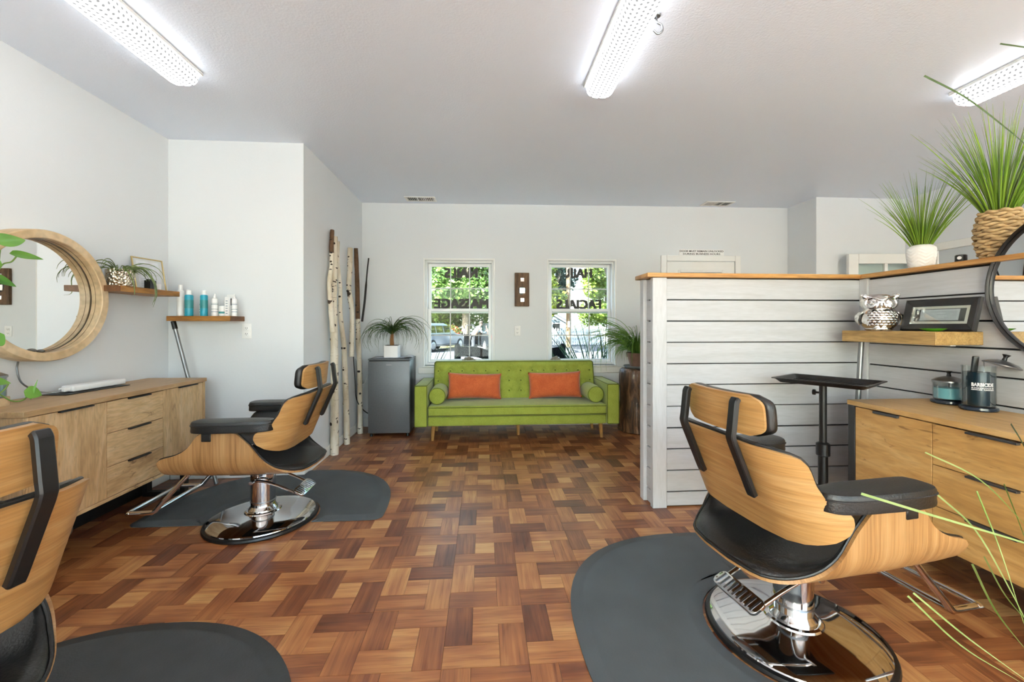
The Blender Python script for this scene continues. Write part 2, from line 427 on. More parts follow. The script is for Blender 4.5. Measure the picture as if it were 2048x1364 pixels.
def covered(x, y):
    for cx, cy, r in ((-1.35, 2.9, .33), (-1.347, 2.613, .25), (.85, 1.5, .42), (1.214, 1.509, .25), (-1.2, 1.15, .48), (2.3, 1.6, .3), (1.8, 2.9, .28)):
        if (x-cx)**2+(y-cy)**2 < r*r: return True
    return x < -2.05 or (x > 1.15 and y > 2.55) or y < .9
vis = sorted([p for p in PIE if p[0] and not covered((p[1]+p[2])/2, (p[3]+p[4])/2)], key=lambda p: p[0])[:298]
vset = set(id(p) for p in vis); PM = {}
def piece_mesh(w, h):
    k = (round(w, 4), round(h, 4))
    if k not in PM:
        bm = NB(); g = .0006
        box(bm, -w/2+g, w/2-g, -h/2+g, h/2-g, -.0038, 0); setsharp(bm)
        me = bpy.data.meshes.new('parquet_block'); bm.to_mesh(me); bm.free(); me.materials.append(M_flo); PM[k] = me
    return PM[k]
for p in vis:
    _, xa, xb_, ya, yb_, ori, tn, rn = p
    o = OM('parquet_block', piece_mesh(xb_-xa, yb_-ya), None, floor, ((xa+xb_)/2, (ya+yb_)/2, 0)); o.color = (tn, rn, ori, 1)
bm = NB(); cl = bm.loops.layers.float_color.new('tone')
for p in PIE:
    if id(p) in vset: continue
    _, xa, xb_, ya, yb_, ori, tn, rn = p; g = .0006
    vs = box(bm, xa+g, xb_-g, ya+g, yb_-g, -.0038, 0)
    for f in {f for v in vs for f in v.link_faces}:
        for lp in f.loops: lp[cl] = (tn, rn, ori, 1)
O('parquet_blocks', bm, M_fls, floor, kind='stuff')
# ---------------------------------------------------------------- windows with lettering
M_letter = mk('dark_vinyl_lettering', '2b2622', .5)
M_blind = mk('grille_bar', 'c9cac8', .4)
def window(n, x0, x1, lines):
    w = ST(E('window_%d' % n, BW(0), RB)); dep = .115      # frame face sits back in the opening
    z0, z1 = ZW; s = .062
    # bright corner bead round the opening
    bm = NB()
    box(bm, x0-.006, x0+.012, -.006, .03, z0, z1+.01, .003, 1); box(bm, x1-.012, x1+.006, -.006, .03, z0, z1+.01, .003, 1); box(bm, x0, x1, -.006, .03, z1-.012, z1+.01, .003, 1)
    O('casing', bm, M_trim, w)
    bm = NB()
    for a, b, c, d in ((x0+.001, x0+.032, z0, z1-.001), (x1-.032, x1-.001, z0, z1-.001), (x0+.03, x1-.03, z1-.035, z1-.001), (x0+.03, x1-.03, z0, z0+.03)):
        box(bm, a, b, .05, .168, c, d, .003, 1)
    O('window_frame', bm, M_vinyl, w)
    zm = 1.342
    for nm, za, zb, yo in (('upper_sash', zm-.02, z1-.036, .125), ('lower_sash', z0+.031, zm+.034, .095)):
        a, b = x0+.033, x1-.033; bm = NB(); k = .036
        box(bm, a, a+k, yo, yo+.028, za, zb, .004, 1); box(bm, b-k, b, yo, yo+.028, za, zb, .004, 1)
        box(bm, a+k, b-k, yo, yo+.028, za, za+k, .004, 1); box(bm, a+k, b-k, yo, yo+.028, zb-k, zb, .004, 1)
        sash = O(nm, bm, M_vinyl, w)
        ga, gb, ha, hb = a+k, b-k, za+k, zb-k
        for i in (1, 2):
            xx = ga+(gb-ga)*i/3; O('grille_bar', B(xx-.006, xx+.006, yo+.010, yo+.018, ha, hb), M_blind, sash)
        zz = (ha+hb)/2; O('grille_bar', B(ga, gb, yo+.009, yo+.019, zz-.006, zz+.006), M_blind, sash)
        O('pane', B(ga-.005, gb+.005, yo+.020, yo+.024, ha-.005, hb+.005), M_clear, sash)
        if nm == 'upper_sash':
            for s_, cx, cz, ww, hh in lines:
                mx = MX.Translation((cx, yo+.0185, cz)) @ MX.Rotation(PI/2, 4, 'X') @ MX.Scale(-1, 4, (1, 0, 0))
                t = txt('lettering', s_, .1, M_letter, w, mx, ww, hh, ext=.0008, fat=.0060); t['label'] = 'dark mirrored window lettering reading %s from outside' % s_
    # sill board and apron
    O('window_sill', B(x0-.012, x1+.012, -.03, .16, z0-.02, z0, .004, 1), M_trim, w)
    O('apron', B(x0-.062, x1+.078, -.02, 0, z0-.092, z0-.02, .004, 1), M_trim, w)
    return w
window(1, *XW[0], lines=[('NAILS', -.268, 1.806, .402, .122), ('MASSAGE', -.262, 1.438, .662, .122)])
window(2, *XW[1], lines=[('HAIR', 1.168, 1.814, .328, .118), ('FACIALS', 1.166, 1.432, .555, .115)])

# ---------------------------------------------------------------- door in the back wall, sign above
d1 = ST(E('door_1', BW(0), RB)); a, b, zt = 2.121, 3.097, 2.012
bm = NB(); k = .068
box(bm, a, a+k, -.022, -.001, 0, zt, .004, 1); box(bm, b-k, b, -.022, -.001, 0, zt, .004, 1); box(bm, a+k, b-k, -.022, -.001, zt-k, zt, .004, 1)
O('door_casing', bm, M_trim, d1)
O('door_slab', B(a+k+.006, b-k-.006, -.012, -.002, .01, zt-k-.006, .002, 1), M_trim, d1)
bm = NB()
for i, (p, q) in enumerate(((.95, 1.84), (.2, .80))):
    x0, x1 = a+.205, b-.205; t = .03
    box(bm, x0, x0+t, -.024, -.012, p, q, .006, 1); box(bm, x1-t, x1, -.024, -.012, p, q, .006, 1); box(bm, x0+t, x1-t, -.024, -.012, q-t, q, .006, 1); box(bm, x0+t, x1-t, -.024, -.012, p, p+t, .006, 1)
O('door_moulding', bm, M_trim, d1)
O('door_lite', B(a+.235, b-.235, -.0135, -.012, .98, 1.81), mk('obscure_door_glass', 'b9c2c6', .15), d1)
O('door_knob', L([(0, 0), (.012, 0), (.012, .03), (.028, .04), (.03, .055), (.018, .07), (0, .072)], 16, mx=MX.Translation((b-.13, -.012, .95)) @ MX.Rotation(PI/2, 4, 'X')), M_steel, d1)
sg = T(E('door_sign', BW(2.62, -.004, 2.05), RB), 'small white sign reading DOOR MUST REMAIN UNLOCKED DURING BUSINESS HOURS above the door', 'sign')
O('sign_plate', B(-.275, .275, -.004, .003, -.036, .036, .001, 1), M_white, sg)
for s_, z, w_ in (('DOOR MUST REMAIN UNLOCKED', .016, .535), ('DURING BUSINESS HOURS', -.017, .455)):
    txt('lettering', s_, .03, M_letter, sg, MX.Translation((0, -.005, z)) @ MX.Rotation(PI/2, 4, 'X'), w_, .021, ext=.0004, bold=.0006)

# french door standing open beside the right-hand doorway
d2 = ST(E('door_2', (4.72, 4.10, 0), R(-5.0)))
ww, zt, k = .80, 1.945, .105
bm = NB()
box(bm, -ww, -ww+k, 0, .036, .012, zt, .003, 1); box(bm, -k, 0, 0, .036, .012, zt, .003, 1); box(bm, -ww+k, -k, 0, .036, zt-k, zt, .003, 1); box(bm, -ww+k, -k, 0, .036, .012, .22, .003, 1)
O('door_frame', bm, M_trim, d2)
for i in range(2):
    for j in range(5):
        x0 = -ww+k+(ww-2*k)*i/2; z0 = .22+(zt-k-.22)*j/5; x1 = x0+(ww-2*k)/2; z1 = z0+(zt-k-.22)/5
        O('pane', B(x0, x1, .016, .02, z0, z1), M_clear, d2)
bm = NB(); xm = -ww/2; box(bm, xm-.016, xm+.016, .004, .032, .22, zt-k)
for j in range(1, 5): z0 = .22+(zt-k-.22)*j/5; box(bm, -ww+k, -k, .005, .031, z0-.014, z0+.014)
O('glazing_bar', bm, M_trim, d2)
t1 = ST(E('trim_1', (XR, 0, 0)))
O('door_head', B(-.02, 0, 2.95, 4.06, 1.955, 2.035, .004, 1), M_trim, t1)
O('door_jamb', B(-.02, 0, 3.98, 4.06, 0, 1.955, .004, 1), M_trim, t1); O('door_jamb', B(-.02, 0, 2.95, 3.03, 0, 1.955, .004, 1), M_trim, t1)
O('doorway', B(-.006, 0, 3.03, 3.98, 0, 1.955), mk('doorway_beyond', 'c9d0d6', .6), t1)

# ---------------------------------------------------------------- fluorescent wraparound fixtures
def lensmat():
    s = NT('prismatic_lens'); s.n.remove(s.p)
    uv = s.new('UVMap').outputs[0]
    sp = s.new('SeparateXYZ'); s.l(uv, sp.inputs[0])
    def cell(x, k, sh=None):
        v = s.math('MULTIPLY', x, k)
        if sh is not None: v = s.math('ADD', v, sh)
        return v
    row = cell(sp.outputs[1], 1/.024); half = s.math('MULTIPLY', s.math('MODULO', s.math('FLOOR', row), 2), .5)
    colm = cell(sp.outputs[0], 1/.024, half)
    fx = s.math('SUBTRACT', s.math('FRACT', colm), .5); fy = s.math('SUBTRACT', s.math('FRACT', row), .5)
    d = s.math('SQRT', s.math('ADD', s.math('MULTIPLY', fx, fx), s.math('MULTIPLY', fy, fy)))
    e = s.new('Emission'); c = s.ramp(d, [(.24, (.06, .06, .06, 1)), (.31, (.96, .985, 1, 1))])
    s.l(c, e.inputs[0]); e.inputs[1].default_value = LAMP; s.l(e.outputs[0], s.o.inputs[0]); return s.m
M_lens = lensmat()
def fixture(x, y1, ln, label):
    f = E('ceiling_light', (x, y1, H), 0, label, 'light', 'fluorescent ceiling fixtures')
    O('housing', B(-.088, .088, -ln-.004, .004, -.018, 0, .003, 1), M_trim, f)
    # curved lens: rounded trough section swept along y, domed ends
    bm = NB(); uvl = bm.loops.layers.uv.new('UVMap'); sec = []; hw, dp = .082, .092
    for i in range(17):
        a = PI*i/16; ca, sa = math.cos(a), math.sin(a)
        sec.append((hw*math.copysign(abs(ca)**.6, ca), -.019-(dp-.019)*abs(sa)**.75))
    rows = []; ys = [(-.0, .62), (-.006, .82), (-.02, .95), (-.04, 1)]; ys += [(-.04-(ln-.08)*i/3, 1) for i in range(1, 3)]
    ys += [(-ln+.04, 1), (-ln+.02, .95), (-ln+.006, .82), (-ln, .62)]
    for y, k in ys: rows.append([bm.verts.new((px*k, y, -.019+(pz+.019)*k)) for px, pz in sec])
    arc = [0]
    for p, q in zip(sec, sec[1:]): arc.append(arc[-1]+math.hypot(q[0]-p[0], q[1]-p[1]))
    for i in range(len(rows)-1):
        for j in range(16):
            fc = bm.faces.new((rows[i][j], rows[i+1][j], rows[i+1][j+1], rows[i][j+1]))
            for lp, (ii, jj) in zip(fc.loops, ((i, j), (i+1, j), (i+1, j+1), (i, j+1))): lp[uvl].uv = (ys[ii][0], arc[jj])
    for r in (rows[0], rows[-1]):
        fc = bm.faces.new(r)
        for lp in fc.loops: lp[uvl].uv = (lp.vert.co.x, lp.vert.co.z)
    O('lens', bm, M_lens, f)
    return f
fixture(-1.66, 2.44, 1.25, 'fluorescent ceiling fixture nearest the round wooden mirror')
fixture(.68, 2.40, 1.25, 'fluorescent ceiling fixture in the middle of the ceiling beside the hook')
fixture(2.93, 2.33, 1.25, 'fluorescent ceiling fixture above the potted grasses on the partition')
for x, s_ in ((-1.66, 'left'), (.68, 'middle'), (2.93, 'right')):  # extra row out of view, added to even out the room light
    fixture(x, -.35, 1.25, 'added fluorescent fixture for fill light behind the viewer in the %s row' % s_)
hk = T(O('ceiling_hook', B(-.001, .001, -.001, .001, -.002, -.001), M_steel), 'small steel hook screwed into the ceiling beside the middle light', 'hook')
bpy.data.objects.remove(hk)
bm = NB(); tube(bm, cat([(0, 0, 0), (0, 0, -.03), (.022, 0, -.045), (.026, 0, -.07), (.004, 0, -.085), (-.016, 0, -.07)], 5), .0045, 8)
lathe(bm, [(0, 0), (.018, 0), (.016, -.006), (0, -.008)], 14)
T(O('ceiling_hook', bm, M_steel, loc=(.795, 1.84, H)), 'small steel hook screwed into the ceiling beside the middle light', 'hook')
M_grille = mk('vent_dark', '454746', .6)
def vent(x, y, label):
    v = E('ceiling_vent', (x, y, H), RB, label, 'vent', 'ceiling air vents')
    bm = NB(); a, b = .17, .085
    for q in ((-a, a, -b, -b+.025), (-a, a, b-.025, b), (-a, -a+.025, -b+.025, b-.025), (a-.025, a, -b+.025, b-.025)): box(bm, *q, -.008, 0, .002, 1)
    O('frame', bm, M_trim, v); O('duct', B(-a+.02, a-.02, -b+.02, b-.02, -.002, 0), M_grille, v)
    for i in range(14):
        x_ = -a+.035+i*(2*a-.07)/13
        if i == 5 or i == 9: O('divider', B(x_-.006, x_+.006, -b+.025, b-.025, -.008, -.002), M_trim, v); continue
        bm = NB(); box(bm, -.0045, .0045, -b+.025, b-.025, -.001, .001, mx=MX.Translation((x_, 0, -.005)) @ MX.Rotation(R(40 if i < 7 else -40), 4, 'Y')); O('louvre', bm, M_trim, v)
vent(-.70, 4.70, 'white ceiling air vent above the ponytail palm')
vent(2.73, 4.64, 'white ceiling air vent above the door sign')

# ---------------------------------------------------------------- white plank partition, L-shaped, pine cap
PY = 2.60; PX0 = 1.088; PX1 = 2.53; CAP0, CAP1 = 1.488, 1.515
JZ = [.004]+[.0975+.1385*k for k in range(10)]+[CAP0-.004]
pf = ST(E('wall_partition_front', (0, 0, 0)))
random.seed(11)
O('core', B(PX0+.03, PX1+.10, PY+.014, PY+.13, 0, CAP0-.002), M_black, pf)
for i in range(11):
    g = random.uniform(.0034, .0052); dz = random.uniform(-.0015, .0015)
    bm = NB(); vs = box(bm, PX0+.095, PX1-.002, PY-random.uniform(0, .002), PY+.0135, JZ[i]+g, JZ[i+1]-g+dz, .0012, 1)
    O('plank', bm, M_plank, pf)
    O('plank', B(PX0+.010, PX0+.024, PY+.022, PY+.105, JZ[i]+g, JZ[i+1]-g, .0012, 1), M_planky, pf)
    O('plank', B(PX0+.05, PX1+.10, PY+.131, PY+.145, JZ[i]+g, JZ[i+1]-g, .0012, 1), M_plank, pf)
O('post', B(PX0, PX0+.094, PY-.02, PY+.02, 0, CAP0-.002, .003, 1), M_post, pf)
O('post', B(PX0-.012, PX0+.03, PY+.106, PY+.165, 0, CAP0-.002, .003, 1), M_post, pf)
O('cap', B(PX0-.04, PX1+.16, PY-.035, PY+.185, CAP0, CAP1, .004, 2), M_cap, pf)
# return along the right-hand station, turned a little
RA = .010
pr = ST(E('wall_partition_return', (PX1, PY, 0), -math.atan(RA)))
O('core', B(.014, .11, -2.6, .01, 0, CAP0-.002), M_black, pr)
for i in range(11):
    g = random.uniform(.0034, .0052)
    O('plank', B(-random.uniform(0, .002), .0135, -2.6, -.062, JZ[i]+g-.004, JZ[i+1]-g-.004, .0012, 1), M_planky, pr)
    O('plank', B(.111, .124, -2.6, .0, JZ[i]+g, JZ[i+1]-g, .0012, 1), M_planky, pr)
O('post', B(-.012, .012, -.06, -.001, 0, CAP0-.002, .003, 1), M_post, pr)
O('post', B(-.01, .13, -2.66, -2.601, 0, CAP0-.002, .003, 1), M_post, pr)
O('cap', B(-.035, .165, -2.68, -.036, CAP0, CAP1-.0005, .004, 2), M_capy, pr)
def RX(y, off=0): return PX1-RA*(PY-y)+off       # x of the return face at depth y

# ---------------------------------------------------------------- outlets and wall plaque
def outlet(loc, rz, label):
    o = E('wall_outlet', loc, rz, label, 'outlet')
    O('plate', B(-.036, .036, -.006, 0, -.058, .058, .003, 2), M_white, o)
    for s_ in (-1, 1):
        r = O('receptacle', B(-.018, .018, -.009, -.005, s_*.022-.015, s_*.022+.015, .004, 2), M_white, o)
        bm = NB(); box(bm, -.008, -.005, -.0096, -.0085, s_*.022-.004, s_*.022+.006); box(bm, .005, .008, -.0096, -.0085, s_*.022-.004, s_*.022+.005); box(bm, -.002, .002, -.0096, -.0085, s_*.022-.011, s_*.022-.007)
        O('slots', bm, M_blkpl, r)
outlet((-1.822, YS-.001, 1.134), 0, 'white double outlet on the stub wall under the bottle shelf')
outlet(BW(.405, -.001, 1.112), RB, 'white double outlet on the back wall between the windows')
M_old = wood('weathered_board_wood', ('4f3a2a', '75593f', '8e7052'), (16, 16, 2.5), .7, fine=.3, knots=7)
pl = T(E('wall_plaque', BW(.457, 0, 1.596), RB), 'weathered wood plaque with three small square mirrors between the windows', 'plaque')
O('board', B(-.085, .085, -.032, 0, -.197, .197, .004, 1), M_old, pl)
for z, s_ in ((.115, .022), (-.012, .031), (-.122, .022)):
    o = O('mirror_tile', B(-s_+.004, s_+.004, -.037, -.032, z-s_, z+s_, .002, 1), M_mirror, pl)
    if s_ > .03: O('rough_backing', L([(0, -.0345), (.046, -.0345), (.043, -.032), (0, -.032)], 11, mx=MX.Translation((.0, 0, z)) @ MX.Rotation(PI/2, 4, 'X') @ MX.Scale(-1, 4, (0, 0, 1)), fn=lambda r, zz, a: r*(1+.12*math.sin(3*a+1))), M_blkpl, pl)
# ---------------------------------------------------------------- styling chairs (local frame: +x is the way the sitter faces)
def make_chair(label):
    c = E('styling_chair', (0, 0, 0), 0, label, 'chair', 'bent plywood styling chairs')
    # base
    O('base_ring', L([(.20, .001), (.303, .001), (.307, .008), (.303, .018), (.290, .022), (.20, .02)], 64), M_blkpl, c)
    base = O('base_plate', L([(0, .012), (.291, .019), (.288, .027), (.265, .036), (.20, .046), (.12, .054), (.100, .058), (.096, .064), (.088, .068), (0, .068)], 64), M_chrome, c, ang=25)
    col = O('column', L([(0, .066), (.080, .066), (.080, .074), (.072, .084), (.067, .092), (.067, .305), (.058, .308), (.056, .34), (0, .34)], 40), M_chrome, c, ang=25)
    O('collar', L([(.0675, .118), (.070, .118), (.070, .124), (.0675, .124)], 40), M_steel, col)
    # pump pedal
    pd = NB(); mx = MX.Translation((-.245, 0, .185)) @ MX.Rotation(R(-28), 4, 'Y')
    prism(pd, rrect(.034, .105, .02), -.005, .006, .003, mx); pdl = O('pump_pedal', pd, M_chrome, c)
    bm = NB()
    for k in range(9):
        y = -.085+k*.0212; box(bm, -.026, .026, y-.004, y+.004, .005, .0075, mx=mx)
    O('pedal_tread', bm, M_steel, pdl)
    for s_ in (-1, 1):
        bm = NB(); tube(bm, cat([(-.235, s_*.088, .182), (-.12, s_*.09, .235), (-.03, s_*.09, .262), (.02, s_*.085, .255)], 5), .008, 10); O('pedal_arm', bm, M_chrome, c)
    bm = NB(); tube(bm, [(.02, -.105, .255), (.02, .105, .255)], .011, 10); O('pedal_axle', bm, M_chrome, c)
    # seat shell: sheet bent up at both sides
    a, r = .165, .135
    SK = [(-.335, .06), (-.325, .13), (-.30, .18), (-.25, .235), (-.19, .29), (-.13, .36), (-.07, .44), (-.01, .50), (.05, .515), (.16, .515), (.20, .485), (.235, .43), (.27, .402), (.31, .382), (.35, .370), (.380, .360), (.398, .338), (.408, .30), (.4125, .23), (.413, .14)]
    def cs(s, z0):
        q = abs(s); g = math.copysign(1, s)
        if q < a: return g*q, z0
        th = (q-a)/r
        if th < PI/2: return g*(a+r*math.sin(th)), z0+r*(1-math.cos(th))
        return g*(a+r), z0+r+(q-a-r*PI/2)
    def z0(x): return .335+.10*max(0, x-.05)**2+.25*max(0, -x-.15)**2
    def grid(dx, k):
        G = []
        for i in range(49):
            x = -.335+.748*(i/48); Sx = ip(SK, x)*k; row = []
            for j in range(33):
                y, z = cs(Sx*(2*j/32-1), z0(x)); row.append(V((x, y, z)))
            G.append(row)
        return G
    def gn(k):
        Q = []
        for i in range(49):
            Sx = ip(SK, -.335+.748*(i/48))*k; row = []
            for j in range(33):
                s = Sx*(2*j/32-1); th = min(PI/2, max(0, (abs(s)-a)/r)); row.append(V((0, -math.copysign(math.sin(th), s), math.cos(th))))
            Q.append(row)
        return Q
    ef = lambda u, v: max(.12, (1-abs(u)**8)*(1-abs(v)**8))**.5
    bm = NB(); shell(bm, grid(0, 1), .013, 0, gn(1)); sh = O('seat_shell', bm, M_ply_seat, c, ang=50)
    # black upholstered pad lining the seat shell
    bm = NB(); shell(bm, grid(0, .985), .050, .0135, gn(.985), ef); O('seat_cushion', bm, M_leather, c, ang=60)
    G = grid(0, 1.0); Q = gn(1.0); bm = NB(); tube(bm, [G[i][0]+Q[i][0]*.016 for i in range(49)]+[G[-1][j]+Q[-1][j]*.016 for j in range(1, 32)]+[G[i][-1]+Q[i][-1]*.016 for i in range(48, -1, -1)]+[G[0][j]+Q[0][j]*.016 for j in range(31, 0, -1)], .0055, 8, closed=True); O('seat_piping', bm, M_leather, c)
    # back shell
    a2, r2 = .150, .165
    BK = [(.462, .09), (.468, .17), (.482, .255), (.505, .325), (.535, .378), (.565, .405), (.592, .41), (.615, .385), (.65, .342), (.69, .330), (.73, .329), (.752, .326), (.767, .314), (.778, .285), (.785, .22)]
    def xc(z): return -.222-.41*(z-.47)
    def cb(s, x):
        q = abs(s); g = math.copysign(1, s)
        if q < a2: return x, g*q
        th = (q-a2)/r2
        if th < PI/2: return x+r2*(1-math.cos(th)), g*(a2+r2*math.sin(th))
        return x+r2+(q-a2-r2*PI/2), g*(a2+r2)
    def gridb(k):
        G = []
        for i in range(37):
            z = .462+.323*i/36; Sz = ip(BK, z)*k; row = []
            for j in range(33):
                s = Sz*(2*j/32-1); x, y = cb(s, xc(z)); row.append(V((x, y, z)))
            G.append(row)
        return G
    def gnb(k):
        Q = []
        for i in range(37):
            Sz = ip(BK, .462+.323*i/36)*k; row = []
            for j in range(33):
                s = Sz*(2*j/32-1); th = min(PI/2, max(0, (abs(s)-a2)/r2)); row.append(V((math.cos(th), -math.copysign(math.sin(th), s), .25*math.cos(th))).normalized())
            Q.append(row)
        return Q
    bm = NB(); shell(bm, gridb(1), .013, 0, gnb(1)); O('back_shell', bm, M_ply_back, c, ang=50)
    bm = NB(); shell(bm, gridb(.99), .075, .0135, gnb(.99), ef); O('back_cushion', bm, M_leather, c, ang=60)
    G = gridb(1.0); Q = gnb(1.0)
    bm = NB(); tube(bm, [G[i][0]+Q[i][0]*.017 for i in range(37)]+[G[-1][j]+Q[-1][j]*.017 for j in range(1, 32)]+[G[i][-1]+Q[i][-1]*.017 for i in range(36, -1, -1)]+[G[0][j]+Q[0][j]*.017 for j in range(31, 0, -1)], .0058, 8, closed=True); O('back_piping', bm, M_leather, c)
    # headrest
    def gridh(k, kz):
        Gr = []
        for i in range(21):
            t = -1+2*i/20; z = .877+.068*kz*t; w = .198*k*(1-abs(t)**5)**.2 if abs(t) < 1 else .11*k; row = []
            w = max(w, .148*k)
            for j in range(25):
                s = w*(2*j/24-1); row.append(V((-.348+.9*s*s-.10*(z-.877), s*(1-.6*s*s), z)))
            Gr.append(row)
        return Gr
    bm = NB(); shell(bm, gridh(1, 1), -.013); O('headrest_shell', bm, M_ply_back, c, ang=50)
    G = gridh(1.0, 1.0); bm = NB(); rings = []
    for f, d in ((1.0, -.0135), (1.03, -.020), (1.035, -.032), (1.015, -.046), (.95, -.057), (.8, -.062)):
        Gf = gridh(f, f); lp = [Gf[0][j] for j in range(25)]+[Gf[i][-1] for i in range(1, 21)]+[Gf[-1][j] for j in range(23, -1, -1)]+[Gf[i][0] for i in range(19, 0, -1)]
        rings.append([bm.verts.new(p+V((-d, 0, 0))) for p in lp])
    for p, q in zip(rings, rings[1:]):
        n = len(p)
        for j in range(n): bm.faces.new((p[j], p[(j+1) % n], q[(j+1) % n], q[j]))
    bm.faces.new(rings[0]); bm.faces.new(rings[-1]); O('headrest_cushion', bm, M_leather, c, ang=60)
    # two bent black struts
    for s_ in (-1, 1):
        bm = NB(); y = s_*.128
        pts = [(-.360, y, .934), (-.369, y, .922), (-.379, y, .83), (-.383, y, .806), (-.376, y, .785), (-.303, y, .615), (-.295, y, .600)]
        sweep(bm, pts, .034, .020, (1, 0, .2)); bmesh.ops.bevel(bm, geom=bm.edges[:], offset=.004, segments=1, affect='EDGES')
        O('strut', bm, M_black, c)
    # armrests
    for s_ in (-1, 1):
        pts = [(-.175, .240), (-.195, .27), (-.19, .305), (-.14, .335), (.0, .348), (.12, .350), (.185, .340), (.213, .318), (.219, .280), (.212, .248), (.19, .228), (.08, .225), (-.08, .225)]
        pl_ = [(p.x, p.y*s_) for p in cat([(x, y, 0) for x, y in pts]+[(pts[0][0], pts[0][1], 0)], 4)][:-1]
        if s_ < 0: pl_ = pl_[::-1]
        bm = NB(); rg = []
        for k, z in ((.90, .608), (.985, .611), (1.0, .619), (.985, .634), (1.0, .648), (.985, .659), (.93, .666), (.6, .669)):
            cx, cy = .02, s_*.288
            rg.append([bm.verts.new((cx+(x-cx)*(1-(1-k)*.35), cy+(y-cy)*k, z)) for x, y in pl_])
        for p, q in zip(rg, rg[1:]):
            n = len(p)
            for j in range(n): bm.faces.new((p[j], p[(j+1) % n], q[(j+1) % n], q[j]))
        bm.faces.new(rg[0][::-1]); bm.faces.new(rg[-1])
        arm = O('armrest', bm, M_leather, c, ang=50)
        bm = NB(); tube(bm, [(.05+(x-.05), y, .648) for x, y in pl_], .0035, 6, closed=True); O('piping', bm, M_leather, arm)
        O('arm_bracket', B(.12, .17, s_*.292-.012, s_*.292+.012, .555, .601, .004, 1), M_black, c)
    # footrest: two cross bars hung on bent tubes
    for s_ in (-1, 1):
        y = s_*.20
        bm = NB(); tube(bm, cat([(.06, y, .388), (.22, y, .388), (.275, y, .376), (.305, y, .342), (.445, y, .185), (.47, y, .155), (.50, y, .147), (.60, y, .145)], 4), .0125, 12); O('footrest_arm', bm, M_chrome, c)
        bm = NB(); box(bm, .02, .16, y-.018, y+.018, .355, .40, .003, 1); O('footrest_socket', bm, M_black, c)
    for x in (.485, .615):
        bm = NB(); tube(bm, cat([(x-.02 if x > .6 else x, -.20, .146), (x, -.185, .146), (x, 0, .146), (x, .185, .146), (x-.02 if x > .6 else x, .20, .146)], 5), .0125, 12); O('footrest_bar', bm, M_chrome, c)
    O('seat_plate', B(-.12, .12, -.14, .14, .315, .338, .004, 1), M_black, c)
    bm = NB(); tube(bm, cat([(-.02, .10, .325), (-.16, .12, .32), (-.27, .13, .335), (-.30, .13, .35)], 5), .006, 8); lathe(bm, [(0, -.012), (.012, -.01), (.012, .01), (0, .012)], 12, (-.305, .13, .355)); O('recline_lever', bm, M_steel, c)
    return c
ch1 = make_chair('plywood styling chair on the grey mat beside the long oak cabinet, facing the wooden mirror')
ch1.location = (-1.335, 2.613, 0); ch1.rotation_euler = (0, 0, PI+R(1))
ch2 = copy_tree(ch1); ch2.location = (1.190, 1.509, 0); ch2.rotation_euler = (0, 0, R(8)); ch2['label'] = 'plywood styling chair in front of the white plank partition, facing the golden drawers'
ch3 = copy_tree(ch1); ch3.location = (-1.325, .899, 0); ch3.rotation_euler = (0, 0, PI-R(12))
for _c in ch3.children:      # pumped up a little higher than the other two
    if _c.name.split('.')[0] not in ('base_ring', 'base_plate', 'column', 'pump_pedal', 'pedal_arm', 'pedal_axle'): _c.location.z += .02
ch3['label'] = 'plywood styling chair cut off by the left edge of the picture, nearest the viewer'

# ---------------------------------------------------------------- anti-fatigue mats (half-moon with a notch for the chair base)
M_rubberd = mk('charcoal_rubber_mat', '3a3d3e', .6, bump=(120, .15), var=(9, .25))
def make_mat(loc, rz, w, h, notch, label, ex=2.5, mt=None):
    """flat edge on local y=0, bulge towards +y"""
    pts = []; hw = w/2; nx, ny, nr = notch
    n = 60
    for i in range(n+1):
        t = PI*i/n; ca, sa = math.cos(t), math.sin(t)
        pts.append((hw*math.copysign(abs(ca)**(2/ex), ca), .06+(h-.06)*abs(sa)**(2/ex)))
    pts += [(-hw+.004, .03), (-hw+.03, .006), (-hw+.07, 0)]
    if nr:
        a0 = math.asin(max(-1, min(1, ny/nr))); xs = nr*math.cos(a0)
        pts += [(nx-xs-.10, 0), (nx-xs-.02, 0)]
        for i in range(21):
            t = PI+a0-(PI+2*a0)*i/20; pts.append((nx+nr*math.cos(t), ny+nr*math.sin(t)))
        pts += [(nx+xs+.02, 0), (nx+xs+.10, 0)]
    pts += [(hw-.07, 0), (hw-.03, .006), (hw-.004, .03)]
    # resample evenly, then offset inwards for the raised rim
    P = []; per = []
    q = [V((x, y, 0)) for x, y in pts]
    for i in range(len(q)):
        d = (q[(i+1) % len(q)]-q[i]).length; k = max(1, int(d/.03))
        for j in range(k): P.append(q[i].lerp(q[(i+1) % len(q)], j/k))
    n = len(P)
    def off(d):
        out = []
        for i in range(n):
            t = (P[(i+2) % n]-P[(i-2) % n]).normalized(); out.append(P[i]+V((-t.y, t.x, 0))*d)
        return out
    bm = NB(); rg = []
    for d, z in ((0, .0015), (.0, .005), (.05, .015), (.058, .0165), (.064, .0155)): rg.append([bm.verts.new((p.x, p.y, z)) for p in off(d)])
    for a_, b_ in zip(rg, rg[1:]):
        for j in range(n): bm.faces.new((a_[j], a_[(j+1) % n], b_[(j+1) % n], b_[j]))
    bm.faces.new(rg[0][::-1]); f = bm.faces.new(rg[-1]); bmesh.ops.triangulate(bm, faces=[f])
    return T(O('floor_mat', bm, mt or M_rubber, loc=loc, rz=rz, ang=60), label, 'mat', 'half-moon rubber floor mats')
make_mat((-1.345, 2.545, 0), 0, 1.46, .90, (.010, .068, .316), 'grey rubber half-moon mat under the chair by the oak cabinet')
make_mat((1.235, 1.50, 0), PI/2, 1.52, .88, (.009, .045, .316), 'grey rubber half-moon mat behind the chair in front of the partition')
